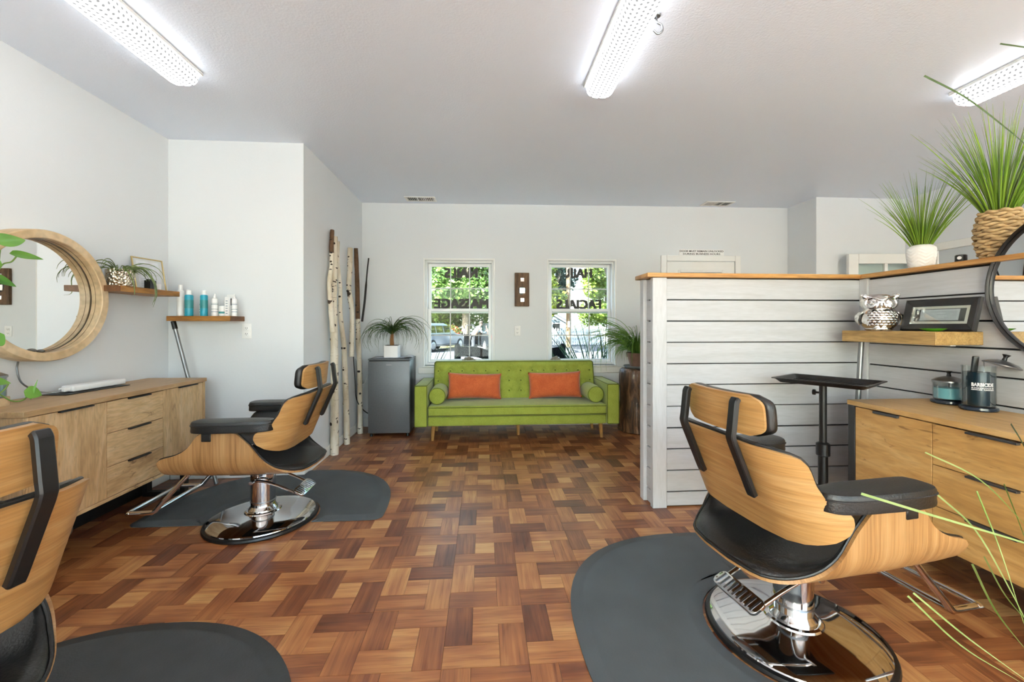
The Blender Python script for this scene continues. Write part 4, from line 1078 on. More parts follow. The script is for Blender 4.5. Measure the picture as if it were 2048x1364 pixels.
for sx, sy, ln in ((.085, .12, .20), (.09, .10, .24), (.08, -.05, .15), (.085, .115, .26)):
    pts = cat([(.03, sy*.3, .10), (sx*.7, sy*.8, .125), (sx+.03, sy, .05), (sx+.04, sy+.01, -.04), (sx+.05, sy-.03, .03-ln*.6)], 5); blade(bm, pts, .006, .4, 3, .15)
for v in bm.verts:
    if v.co.x < .0 and v.co.z < .10: v.co.z = .10
    if v.co.x < -.085: v.co.x = -.085
    if v.co.x < .10 and v.co.z < .004: v.co.z = .004
    rr_ = math.hypot(v.co.x, v.co.y)
    if v.co.z < .11 and rr_ < .074: v.co.x *= .076/max(rr_, .01); v.co.y *= .076/max(rr_, .01)
O('leaves', bm, leafmat('trailing_leaf', '4c5f2e', '8a9a5a', 20), gp, norm=False)
M_paper = mk('printed_paper', 'dfe1e4', .5, var=(25, .12))
gf = T(E('document_frame', (-2.325, 3.07, 1.4225), rot=(0, R(-10), R(-10))), 'thin gold picture frame with documents leaning on the brown shelf', 'picture frame')
bm = NB(); w_, h_, t_ = .112, .228, .006
for q in ((-w_, -w_+t_*1.5, 0, h_), (w_-t_*1.5, w_, 0, h_), (-w_+t_*1.5, w_-t_*1.5, 0, t_*1.4), (-w_+t_*1.5, w_-t_*1.5, h_-t_*1.4, h_)): box(bm, 0, .008, q[0], q[1], q[2], q[3], .001, 1)
O('gold_frame', bm, M_gold, gf); O('backing', B(.001, .003, -w_+.006, w_-.006, .005, h_-.005), mk('pale_backing', 'cfd1cf', .5), gf)
O('document', B(.0031, .0036, -.080, .078, .118, .205), M_paper, gf); O('document', B(.0031, .0036, -.078, .080, .022, .105), M_paper, gf)
bm = NB()
for z0_, n_ in ((.125, 6), (.03, 5)):
    for k in range(n_): box(bm, .0037, .0039, -.068, -.068+random.uniform(.05, .13), z0_+k*.012, z0_+k*.012+.003)
O('printed_lines', bm, mk('grey_print', 'a9adb4', .6), gf)
bkp = T(E('black_jar', (-2.245, 2.955, 1.4225)), 'small square black jar on the brown shelf before the gold frame', 'jar'); 
bm = NB(); prism(bm, rrect(.024, .024, .006), 0, .058, .003); O('body', bm, M_blkpl, bkp); O('lid', L([(0, .058), (.02, .058), (.02, .066), (0, .067)], 16), M_black, bkp)
wj = T(E('white_jar', (-2.265, 3.04, 1.4225)), 'little white jar on the brown shelf in front of the documents', 'jar')
O('body', L([(0, 0), (.022, 0), (.023, .003), (.023, .03), (0, .03)], 20), M_white, wj); O('lid', L([(.0, .0301), (.024, .0301), (.024, .042), (0, .043)], 20), M_white, wj)

M_turq = mk('turquoise_can', '2fa5bd', .3, var=(8, .08)); M_print = mk('dark_label_print', '4f6f80', .5); M_teal = mk('teal_label', '3a8f8f', .4)
def bottle(kind, x, y, h, r, label, body=None, extra=None):
    b = T(E('product_'+kind, (x, y, 1.2465)), label, {'bottle': 'bottle', 'spray_can': 'spray can', 'jar': 'jar', 'box': 'box', 'tube': 'tube'}[kind], 'hair products on the shelf')
    body = body or M_white
    if kind == 'spray_can':
        O('can', L([(0, 0), (r*.96, 0), (r, .003), (r, h*.78), (r*.9, h*.815), (r*.62, h*.83), (0, h*.83)], 24), body, b)
        O('cap', L([(0, h*.8305), (r*.62, h*.8305), (r*.62, h*.985), (r*.5, h), (0, h)], 20), M_white, b)
        if extra == 'nozzle': O('nozzle', B(-.004, .004, -r*.8, r*.3, h*.985, h*1.02, .001, 1), M_white, b)
        O('printed_band', L([(r+.0003, h*.30), (r+.0005, h*.30), (r+.0005, h*.62), (r+.0003, h*.62)], 24), mk_band(body), b)
    elif kind == 'bottle':
        O('body', L([(0, 0), (r*.96, 0), (r, .003), (r, h*.70), (r*.92, h*.76), (r*.42, h*.80), (r*.40, h*.82), (0, h*.82)], 24), body, b)
        O('pump', L([(0, h*.8205), (r*.46, h*.8205), (r*.46, h*.88), (r*.25, h*.90), (r*.22, h*.97), (0, h)], 16), M_white, b)
        for k, (p, q) in enumerate(((.18, .20), (.30, .315), (.5, .52), (.56, .57))): O('printed_line', L([(r+.0003, h*p), (r+.0006, h*p), (r+.0006, h*q), (r+.0003, h*q)], 24), M_print, b)
    elif kind == 'jar':
        O('body', L([(0, 0), (r*.96, 0), (r, .003), (r, h*.6), (0, h*.6)], 24), body, b); O('lid', L([(0, h*.605), (r*1.03, h*.605), (r*1.03, h*.97), (r, h), (0, h)], 24), M_white, b)
        O('printed_band', L([(r+.0003, h*.25), (r+.0006, h*.25), (r+.0006, h*.45), (r+.0003, h*.45)], 24), M_teal, b)
    elif kind == 'box':
        O('carton', B(-r, r, -r*.6, r*.6, 0, h, .001, 1), body, b)
        bm = NB()
        for k in range(6): box(bm, -r*.5, r*.4, -r*.6-.0006, -r*.6, h*(.12+.13*k), h*(.15+.13*k))
        O('printed_lines', bm, M_print, b)
    elif kind == 'tube':
        bm = NB(); G = [[V((-r+2*r*i/6*1.0, -.012*(1-t)*math.sin(PI*i/6), .02+(h-.02)*t)) for i in range(7)] for t in (0, .3, .6, .9, 1)]; shell(bm, G, .004); O('sleeve', bm, M_white, b)
        O('cap', L([(0, 0), (r*.62, 0), (r*.62, .02), (0, .02)], 16), M_white, b); O('printed_panel', B(-r*.6, r*.6, -.0175, -.0165, h*.5, h*.82), M_letter, b)
def mk_band(body): return M_teal if body is M_turq else M_trim
bottle('spray_can', -2.246, 3.235, .232, .022, 'tall white spray can at the left end of the product shelf')
bottle('spray_can', -2.172, 3.215, .190, .027, 'turquoise spray can with a nozzle, next to the tall white can', M_turq, 'nozzle')
bottle('bottle', -2.125, 3.285, .170, .017, 'small white pump bottle behind the two turquoise cans')
bottle('spray_can', -2.066, 3.215, .190, .024, 'turquoise spray can with a plain white cap in mid shelf', M_turq)
bottle('bottle', -1.990, 3.215, .168, .021, 'white pump bottle just right of the turquoise cans')
bottle('jar', -1.942, 3.235, .075, .027, 'squat white jar with a teal band on the product shelf')
bottle('tube', -1.920, 3.290, .165, .028, 'white squeeze tube with a dark panel standing behind the squat jar')
bottle('box', -1.893, 3.205, .142, .016, 'narrow white carton on the product shelf in front of the tube')
bottle('bottle', -1.862, 3.235, .168, .018, 'white pump bottle at the right end of the product shelf')

# ---------------------------------------------------------------- right shelf with owl, frame and dish
SX, SY0, SY1, SZ0, SZ1 = 2.262, 1.912, 2.455, 1.078, 1.146
sr = T(E('wall_shelf', (0, 0, 0)), 'thick pale wooden shelf on the plank partition holding the silver owl', 'shelf')
O('board', B(SX, RX(2.1)-.001, SY0, SY1, SZ0, SZ1, .003, 1), M_shelfR, sr)
O('light_strip', B(2.40, 2.43, 1.96, 2.40, SZ0-.008, SZ0-.001), M_white, sr)
pR = T(E('metal_pole', (2.30, 2.425, 0)), 'slim grey metal pole standing under the pale shelf behind the golden cabinet', 'pole')
bm = NB(); tube(bm, [(0, 0, .001), (.075, .01, SZ0-.0015)], .0145, 16); O('pole_tube', bm, M_tube, pR)
def owlmat():
    s = NT('mercury_silver'); p = s.p; p.inputs['Metallic'].default_value = 1; p.inputs['Roughness'].default_value = .14
    s.l(s.ramp(s.noise(s.co('Object'), 18, 3), [(.3, rgb('b4b1aa')), (.6, rgb('f0efec'))]), p.inputs['Base Color']); s.bump(s.noise(s.co('Object'), 60, 2), .25, .006); return s.m
M_owl = owlmat()
ow = T(E('owl_figurine', (2.372, 2.318, SZ1+.001), R(-128)), 'shiny silver owl figurine on the pale shelf', 'figurine')   # local +x is the owl's front
O('body', L([(0, 0), (.06, 0), (.072, .008), (.070, .014), (.088, .032), (.1, .06), (.099, .088), (.084, .112), (.068, .124), (.070, .132), (.084, .150), (.086, .174), (.074, .198), (.048, .213), (0, .219)], 40, fn=lambda r, z, a: r*(1-.06*abs(math.sin(a)) if z < .12 else 1+.05*abs(math.sin(a)))), M_owl, ow, ang=70)
for s_ in (-1, 1):
    bm = NB(); tube(bm, cat([(.040, s_*.045, .182), (.042, s_*.062, .196), (.040, s_*.078, .206), (.036, s_*.084, .210)], 4), [.020]*4+[.017]*4+[.013]*3+[.006]*2, 12); O('ear_tuft', bm, M_owl, ow)
    O('eye_disc', L([(.033, 0), (.036, .006), (.030, .010), (.024, .006), (.012, .007), (.009, .013), (0, .015)], 24, mx=MX.Translation((.070, s_*.040, .160)) @ MX.Rotation(s_*R(26), 4, 'Z') @ MX.Rotation(R(82), 4, 'Y')), M_owl, ow)
    bm = NB(); G = []
    for i in range(9):
        t = i/8; row = []
        for j in range(7):
            u = -1+j/3; a = s_*(R(95)+R(34)*u*(1-.5*t)); z = .108-.075*t; rr_ = .101+.010*(1-u*u)*math.sin(PI*min(1, t+.1)); rr_ *= ip([(.03, .90), (.06, 1.0), (.09, .99), (.11, .86)], z); row.append(V((rr_*math.cos(a), rr_*math.sin(a), z)))
        G.append(row)
    shell(bm, G, .004 if s_ > 0 else -.004); O('wing', bm, M_owl, ow)
O('beak', L([(.011, 0), (.008, -.014), (0, -.026)], 12, mx=MX.Translation((.083, 0, .160)) @ MX.Rotation(R(-18), 4, 'Y')), M_owl, ow)
bm = NB(); tube(bm, cat([(.060, -.060, .198), (.080, -.022, .190), (.088, 0, .176), (.080, .022, .190), (.060, .060, .198)], 5), .006, 8); O('brow', bm, M_owl, ow)
bm = NB()
for k in range(6):
    for m in range(-3, 4):
        z = .034+k*.0145; a = R(13)*(m+(k % 2)*.5); rr_ = ip([(.03, .088), (.06, .1005), (.09, .099), (.115, .084)], z)
        if abs(a) > R(46): continue
        b2 = bmesh.ops.create_icosphere(bm, subdivisions=1, radius=1)
        bmesh.ops.transform(bm, matrix=MX.Rotation(a, 4, 'Z') @ MX.Translation((rr_-.001, 0, z)) @ MX.Rotation(R(20), 4, 'Y') @ MX.Diagonal((.005, .0105, .009, 1)), verts=b2['verts'])
o = O('breast_feathers', bm, M_owl, ow); o['kind'] = 'stuff'
for s_ in (-1, 1): O('foot', L([(0, 0), (.02, 0), (.022, .008), (.012, .016), (0, .017)], 14, (.072, s_*.022, 0)), M_owl, ow)
M_fblack = mk('black_frame_wood', '1d1d1e', .35, var=(40, .25))
pf_ = T(E('picture_frame', (2.425, 2.055, SZ1+.002), rot=(0, R(14), R(1))), 'black framed certificate leaning on the pale shelf beside the owl', 'picture frame')
w_, h_, t_ = .178, .178, .040; bm = NB()
out = [(-w_, 0), (w_, 0), (w_, h_), (-w_, h_)]; inn = [(-w_+t_, t_), (w_-t_, t_), (w_-t_, h_-t_), (-w_+t_, h_-t_)]
ro = [bm.verts.new((0.012, y, z)) for y, z in out]; r1 = [bm.verts.new((-.006, y, z)) for y, z in out]
r2 = [bm.verts.new((-.010, y*.965, t_*.18+(z-t_*0)*(.965) if 0 else z+(t_*.2 if z < .1 else -t_*.2))) for y, z in out]; r3 = [bm.verts.new((.000, y, z)) for y, z in inn]; r4 = [bm.verts.new((.012, y, z)) for y, z in inn]
for p, q in zip((ro, r1, r2, r3), (r1, r2, r3, r4)):
    for j in range(4): bm.faces.new((p[j], p[(j+1) % 4], q[(j+1) % 4], q[j]))
for j in range(4): bm.faces.new((r4[j], r4[(j+1) % 4], ro[(j+1) % 4], ro[j]))
O('moulding', bm, M_fblack, pf_, ang=20)
O('mat_board', B(.003, .006, -w_+t_, w_-t_, t_, h_-t_), mk('cream_mat_board', 'e9e4d6', .6), pf_)
O('backing', B(.0022, .0031, -w_+t_+.016, w_-t_-.016, t_+.014, h_-t_-.014), mk('grey_backing', '5f605c', .6), pf_)
O('certificate', B(.0014, .0021, -.095, .092, t_+.020, h_-t_-.018), M_paper, pf_)
bm = NB()
for k in range(6): box(bm, .001, .0013, -.085, -.085+random.uniform(.03, .15), t_+.026+k*.008, t_+.0275+k*.008)
O('printed_lines', bm, mk('fine_grey_print', '9a9ea8', .6), pf_)
O('glazing', B(-.002, -.0008, -w_+t_, w_-t_, t_, h_-t_), M_jar, pf_)
T(O('green_dish', L([(0, 0), (.028, 0), (.05, .012), (.053, .015), (.049, .0155), (.027, .004), (0, .0035)], 32), mk('green_glaze', '4f9a23', .25, var=(30, .1)), loc=(2.322, 1.975, SZ1+.001)), 'small bright green dish at the front end of the pale shelf', 'dish')

# ---------------------------------------------------------------- disinfectant jars
M_blue = thinglass('pale_blue_liquid', '9fdbe8', .02, '8fd6e6', .85); M_deep = thinglass('deep_blue_liquid', '1f5f78', .02, '0f3f55', .45)
M_jbase = mk('blue_black_glass_base', '26303f', .15, var=(20, .2)); M_wlet = mk('white_lettering', 'ffffff', .5)
def jar(loc, r, h, lv, liquid, label, lid=True):
    j = T(E('disinfectant_jar', loc), label, 'jar', 'glass disinfectant jars')
    O('jar_base', L([(0, 0), (r*1.10, 0), (r*1.16, .006), (r*1.14, .016), (r*1.0, .020), (0, .020)], 36), M_jbase, j)
    bm = NB(); lathe(bm, [(r*.97, .0205), (r, .03), (r, h-.01), (r*1.03, h-.006), (r*1.03, h), (r*.95, h), (r*.95, .026), (0, .024)], 36)
    O('glass', bm, M_jar, j); O('liquid', L([(0, .0265), (r*.94, .0275), (r*.94, lv), (0, lv+.0005)], 36), liquid, j)
    if lid:
        O('lid', L([(0, h+.001), (r*1.06, h+.001), (r*1.06, h+.008), (r*.8, h+.020), (r*.3, h+.030), (0, h+.032)], 36), M_steel, j)
        O('knob', L([(0, h+.031), (.010, h+.031), (.007, h+.045), (.014, h+.058), (0, h+.060)], 16), M_blkpl, j)
        bm = NB(); tube(bm, [(0, 0, .05), (0, 0, h)], .002, 6); O('lift_rod', bm, M_steel, j)
    return j
jar((2.452, 2.01, ZT+.001), .061, .112, .082, M_blue, 'short glass jar of pale blue disinfectant on the golden cabinet')
bj = jar((2.405, 1.843, ZT+.001), .058, .215, .185, M_deep, 'tall BARBICIDE jar of dark blue disinfectant with combs on the golden cabinet', lid=False)
def curved_text(s_, z, w, h, ang0):
    me = text_mesh(s_, .02, ext=.0003, bold=.0009); xs = [v.co.x for v in me.vertices]; ys = [v.co.y for v in me.vertices]
    bm = NB(); bm.from_mesh(me); bmesh.ops.subdivide_edges(bm, edges=[e for e in bm.edges if e.calc_length() > .006], cuts=1)
    for v in bm.verts:
        x = (v.co.x-(min(xs)+max(xs))/2)/(max(xs)-min(xs))*w; y = (v.co.y-(min(ys)+max(ys))/2)/(max(ys)-min(ys))*h
        a = ang0+x/.0585; v.co = (.0592*math.cos(a), .0592*math.sin(a), z+y)
    O('lettering', bm, M_wlet, bj, norm=False, ang=0)
A0 = math.atan2(-1.843, -2.405)+.25
curved_text('BARBICIDE', .128, .076, .018, A0); curved_text('DISINFECTANT', .112, .060, .005, A0); curved_text('GERMICIDE  FUNGICIDE', .104, .078, .006, A0)
bm = NB()
for s_ in (-1, 1): lathe(bm, [(0, 0), (.003, 0), (.003, .0008), (0, .0008)], 8, mx=MX.Rotation(A0+s_*.60, 4, 'Z') @ MX.Translation((.0587, 0, .112)) @ MX.Rotation(PI/2, 4, 'Y'))
O('emblem', bm, M_wlet, bj)
cm = T(E('comb', (2.405, 1.843, ZT+.030)), 'black comb standing in the tall dark blue jar', 'comb')
mx = MX.Translation((-.018, .022, .0)) @ MX.Rotation(R(-9), 4, 'Z') @ MX.Rotation(R(7), 4, 'X'); bm = NB(); box(bm, -.013, .013, -.006, .006, .0, .235, .004, 2, mx); O('handle', bm, M_blkpl, cm)
cm2 = T(E('comb', (2.405, 1.843, ZT+.030)), 'thin silver-tailed comb in the tall dark blue jar', 'comb')
bm = NB(); box(bm, .004, .030, -.024, -.020, .0, .15, .001, 1, MX.Rotation(R(30), 4, 'Z')); O('spine', bm, M_blkpl, cm2); bm = NB(); tube(bm, [(.012, -.012, .15), (.02, -.006, .215)], .0025, 8); O('tail', bm, M_steel, cm2)
ld = T(E('jar_lid', (2.462, 1.795, ZT+.219), rot=(R(10), R(14), 0)), 'silver lid with a black knob tilted on the rim of the tall jar', 'lid')
O('dome', L([(0, 0), (.066, 0), (.067, .005), (.05, .016), (.02, .026), (0, .028)], 32), M_steel, ld); O('knob', L([(0, .0275), (.009, .0275), (.007, .042), (.015, .056), (0, .058)], 16), M_blkpl, ld)
jl = T(E('disinfectant_jar_wood_base', (-2.300, 2.075, Z1+.001)), 'glass jar of blue disinfectant on a wooden base at the left picture edge', 'jar')
O('wooden_base', L([(0, 0), (.075, 0), (.075, .038), (0, .039)], 32), M_mirw, jl); O('glass', L([(.064, .0395), (.066, .045), (.066, .128), (.068, .132), (.064, .132), (.063, .045), (0, .043)], 32), M_jar, jl)
O('liquid', L([(0, .046), (.0625, .046), (.0625, .105), (0, .1055)], 32), M_blue, jl); O('lid', L([(0, .1325), (.07, .1325), (.07, .142), (.05, .154), (0, .162)], 32), M_steel, jl); O('knob', L([(0, .161), (.01, .161), (.007, .172), (.014, .185), (0, .187)], 16), M_blkpl, jl)

# ---------------------------------------------------------------- tray on a pole
ts = T(E('tray_stand', (1.945, 2.235, 0), R(-58)), 'black salon tray on a height-adjustable pole beside the golden cabinet', 'tray stand')
O('lower_tube', L([(0, .03), (.024, .03), (.024, .46), (0, .46)], 20), M_blkpl, ts); O('upper_tube', L([(0, .455), (.0185, .455), (.0185, .842), (0, .842)], 20), M_black, ts)
O('clamp_collar', L([(.0245, .43), (.034, .435), (.034, .50), (.028, .505), (.019, .51), (.019, .43)], 20), M_blkpl, ts)
O('clamp_knob', L([(0, 0), (.006, 0), (.006, .02), (.016, .022), (.016, .034), (0, .035)], 12, mx=MX.Translation((-.015, 0, .79)) @ MX.Rotation(-PI/2, 4, 'Y')), M_blkpl, ts)
bm = NB(); rg_ = []
for hx, hy, z in ((.195, .140, .846), (.215, .160, .866), (.228, .172, .868), (.228, .172, .872), (.213, .158, .8715), (.193, .138, .851)): rg_.append([bm.verts.new((x+.02, y, z)) for x, y in rrect(hx, hy, .02)])
for p, q in zip(rg_, rg_[1:]):
    n_ = len(p)
    for k in range(n_): bm.faces.new((p[k], p[(k+1) % n_], q[(k+1) % n_], q[k]))
bm.faces.new(rg_[0][::-1]); bm.faces.new(rg_[-1]); tr_ = O('tray', bm, M_blkpl, ts, ang=25)
for k in range(-3, 4): O('tray_rib', B(-.16, .20, k*.036-.002, k*.036+.002, .851, .8535), M_blkpl, tr_)
for k in range(4):
    a = R(45+90*k); bm = NB(); sweep(bm, [(.02*math.cos(a), .02*math.sin(a), .05), (.19*math.cos(a), .19*math.sin(a), .028)], .028, .016, (0, 0, 1)); lg = O('leg', bm, M_blkpl, ts)
    O('caster', L([(0, -.008), (.013, -.008), (.014, 0), (.013, .008), (0, .008)], 14, mx=MX.Translation((.185*math.cos(a), .185*math.sin(a), .0145)) @ MX.Rotation(PI/2, 4, 'X')), M_black, lg)

# ---------------------------------------------------------------- potted faux grasses on the partition cap
M_fg = leafmat('faux_grass', '6f9a2a', 'a9c94c', 3); M_fg2 = leafmat('faux_grass_dark', '5a6f4a', '7d9448', 3)
def tuft(parent, z0, n, hmin, hmax, spread, r0, seed, rad, flat=None):
    for nm, mt, fr_, q in (('grass_blades', M_fg, .72, 1.0), ('dark_grass_blades', M_fg2, .28, .55)):
        random.seed(seed+(0 if q == 1 else 50)); bm = NB()
        for i in range(int(n*fr_)):
            az = random.uniform(0, 2*PI); k = random.random()**.7; out = spread*k; ln = random.uniform(hmin, hmax)*(1.08 if q < 1 else 1); e0 = PI/2-out*.75; e1 = PI/2-out*1.35-random.uniform(0, .15)
            b_ = rad*k; blade(bm, blade_pts((b_*math.cos(az), b_*math.sin(az), z0), az, ln, e0, e1, 6), r0*q*random.uniform(.7, 1.2), .25, 3, .1)
        O(nm, bm, mt, parent, norm=False)
CX = .065
g1 = T(E('potted_grass', (RX(2.27, CX), 2.27, CAP1+.001)), 'green grass plant in a white chevron-textured vase on the partition cap', 'plant')
def chev(r, z, a): return r*(1+.022*math.sin(z*330+3.2*abs(((a*6/PI) % 2)-1)*2.2)) if .008 < z < .118 else r
O('vase', L([(0, 0), (.050, 0), (.055, .006)]+[(.055+.011*math.sin(PI*min(1, t*1.05)*.62), .006+.112*t) for t in [i/40 for i in range(1, 41)]]+[(.052, .130), (.045, .136), (.041, .134), (.040, .1), (0, .1)], 96, fn=chev), M_cer, g1, ang=70)
tuft(g1, .10, 190, .26, .47, .62, .0042, 21, .030)
g2 = T(E('potted_grass', (RX(1.895, CX), 1.895, CAP1+.001)), 'tall green grass plant in a woven basket pot on the partition cap', 'plant')
M_wick = mk('woven_wicker', 'c8a878', .7, var=(40, .35))
def bask(z): return ip([(0, .056), (.04, .070), (.10, .081), (.15, .080), (.20, .071), (.235, .064)], z)
O('basket_wall', L([(0, 0)]+[(bask(z)-.008, z) for z in [i*.235/10 for i in range(11)]]+[(.05, .235), (.05, .2), (0, .2)], 32), M_wick, g2)
for k in range(15):
    z = .008+k*.0157; rr_ = bask(z); bm = NB(); pts = []
    for i in range(72):
        a = 2*PI*i/72; q = rr_+.0075*math.sin(8*a+(PI if k % 2 else 0)); pts.append((q*math.cos(a), q*math.sin(a), z+.003*math.sin(8*a+k)))
    tube(bm, pts, .0088, 6, closed=True); O('wicker_strand', bm, M_wick, g2, ang=80)
tuft(g2, .19, 210, .34, .60, .62, .0056, 33, .04)
kb = T(E('small_speaker', (RX(2.06, .06), 2.06, CAP1+.001), R(20)), 'small black gadget with a round face on the partition cap between the grasses', 'gadget')
O('body', L([(0, 0), (.022, 0), (.024, .004), (.024, .040), (.020, .044), (0, .045)], 24), M_blkpl, kb); O('ring_light', L([(.006, 0), (.009, 0), (.009, .002), (.006, .002)], 16, mx=MX.Translation((-.0235, -.002, .026)) @ MX.Rotation(-PI/2, 4, 'Y')), M_white, kb)

# ---------------------------------------------------------------- trailing pothos at the left edge
M_poth = leafmat('pothos_leaf', '4f8a32', '86b74c', 5, .35); M_stem = mk('pothos_stem', '6f8f3f', .6)
po = T(E('pothos', (-2.02, 1.62, Z1+.001)), 'pothos vine with heart-shaped leaves hanging before the wooden mirror at the left edge', 'plant')
_bx = V((-2.02, 1.62, Z1+.001))
T(O('plant_stand', B(-2.15, -1.89, 1.49, 1.75, 0, Z1, .006, 1), M_black), 'black plant stand out of the frame left of the oak cabinet', 'stand')
O('pot', L([(0, 0), (.08, 0), (.10, .14), (.10, .15), (.09, .15), (.085, .12), (0, .12)], 28), M_cer, po)
bm = NB(); tube(bm, [(0, 0, .12), (0, .0, .88)], .012, 10); O('moss_pole', bm, mk('moss_pole', '5a452c', .95, bump=(80, .6)), po)
def W2(px, py, x=-1.95):
    u = (px-1024)/825; w_ = (650-py)/825; c_, s_ = math.cos(R(4.02)), math.sin(R(4.02)); t = x/(c_*u+s_); return V((x, (-s_*u+c_)*t, EYE+w_*t))
def leaf(parent, base, tip, nrm, wd):
    base, tip = V(base), V(tip); ax = tip-base; ln = ax.length; ax.normalize(); n = V(nrm); n = (n-ax*n.dot(ax)).normalized(); sd = ax.cross(n); G = []
    for i in range(11):
        t = i/10; w = wd*(math.sin(PI*t**.62)**.75)*(1-.25*t) if 0 < t < 1 else .0008; row = []
        for j in range(7):
            u = -1+j/3; row.append(base+ax*(ln*(t-.12*abs(u)*(1-t)**3))+sd*(w*u)+n*(.22*w*abs(u)-.10*ln*t*t))
        G.append(row)
    bm = NB(); shell(bm, G, .0009); O('leaf', bm, M_poth, parent, ang=70)
def vine(parent, pts, r=.0028):
    bm = NB(); tube(bm, cat(pts, 6), r, 7); O('stem', bm, M_stem, parent)
vine(po, [V((0, 0, .13)), V((.05, .06, .40)), W2(-12, 560, -1.96)-_bx, W2(0, 500, -1.96)-_bx])
vine(po, [W2(-12, 560, -1.96)-_bx, W2(4, 530)-_bx, W2(22, 524)-_bx, W2(32, 514)-_bx])
vine(po, [V((.03, .03, .14)), W2(-25, 780)-_bx, W2(-2, 788)-_bx, W2(24, 802)-_bx, W2(46, 800)-_bx, W2(60, 786)-_bx])
vine(po, [W2(-2, 788)-_bx, W2(10, 778)-_bx, W2(17, 768)-_bx])
for b_, t_, w_ in (((-4, 484), (52, 477), .040), ((27, 508), (90, 516), .022), ((-18, 552), (36, 572), .022), ((-20, 680), (8, 668), .05), ((-30, 760), (25, 765), .022), ((52, 783), (86, 790), .030), ((62, 796), (74, 760), .005), ((-25, 520), (6, 530), .03)):
    leaf(po, W2(*b_)-_bx, W2(*t_, -1.93)-_bx, (.6, -.7, .5), w_)

# ---------------------------------------------------------------- long grass in a pot beside the viewer, blades reaching into the picture
fgx = V((1.36, .42, 0))
fp = T(E('tall_grass_plant', fgx), 'loose green grass blades reaching in from a pot beyond the right picture edge', 'plant')
O('pot', L([(0, 0), (.10, 0), (.13, .22), (.13, .24), (.12, .24), (.11, .2), (0, .2)], 28), M_cer, fp)
def W3(px, py, d):
    u = (px-1024)/825; w_ = (650-py)/825; c_, s_ = math.cos(R(4.02)), math.sin(R(4.02)); return V(((c_*u+s_)*d, (-s_*u+c_)*d, EYE+w_*d))-fgx
random.seed(2); M_blade = leafmat('tall_grass_blade', '7f9a45', 'b3c27a', 6); M_bladed = leafmat('tall_grass_blade_dark', '47613a', '6d8455', 6)
def long_blade(pts, r, mt, k=6): 
    bm = NB(); blade(bm, cat(pts, k), r, .25, 3, .12); O('blade', bm, mt, fp, norm=False)
for pts, r in (([(1722, 988, 1.05), (1860, 1030, 1.0), (2048, 1086, .95), (2110, 1110, .92)], .0042), ([(1826, 1186, 1.02), (1930, 1272, .97), (2060, 1366, .9)], .003), ([(1815, 1192, 1.03), (1920, 1290, .97), (2040, 1364, .9)], .003),
               ([(1944, 1128, 1.0), (1990, 1220, .95), (2060, 1310, .9)], .004), ([(1953, 982, 1.02), (2000, 1100, .97), (2055, 1270, .9)], .003), ([(1968, 1113, 1.0), (2010, 1190, .95), (2070, 1260, .9)], .003),
               ([(1875, 990, 1.05), (1950, 1060, 1.0), (2020, 1180, .95), (2075, 1290, .9)], .0026), ([(1850, 905, 1.08), (1960, 960, 1.0), (2060, 1060, .92)], .0026), ([(2008, 968, 1.0), (2040, 1050, .95), (2080, 1160, .9)], .0026)):
    long_blade([W3(*p) for p in pts], r, M_blade)
for pts, r in (([(1848, 152, 1.0), (1930, 195, .95), (2010, 255, .9), (2075, 310, .86)], .0026), ([(2000, 88, 1.0), (2060, 97, .95), (2110, 110, .9)], .0022), ([(2022, 848, 1.0), (2048, 892, .95), (2090, 980, .9)], .003)):
    long_blade([W3(*p) for p in pts], r, M_bladed)
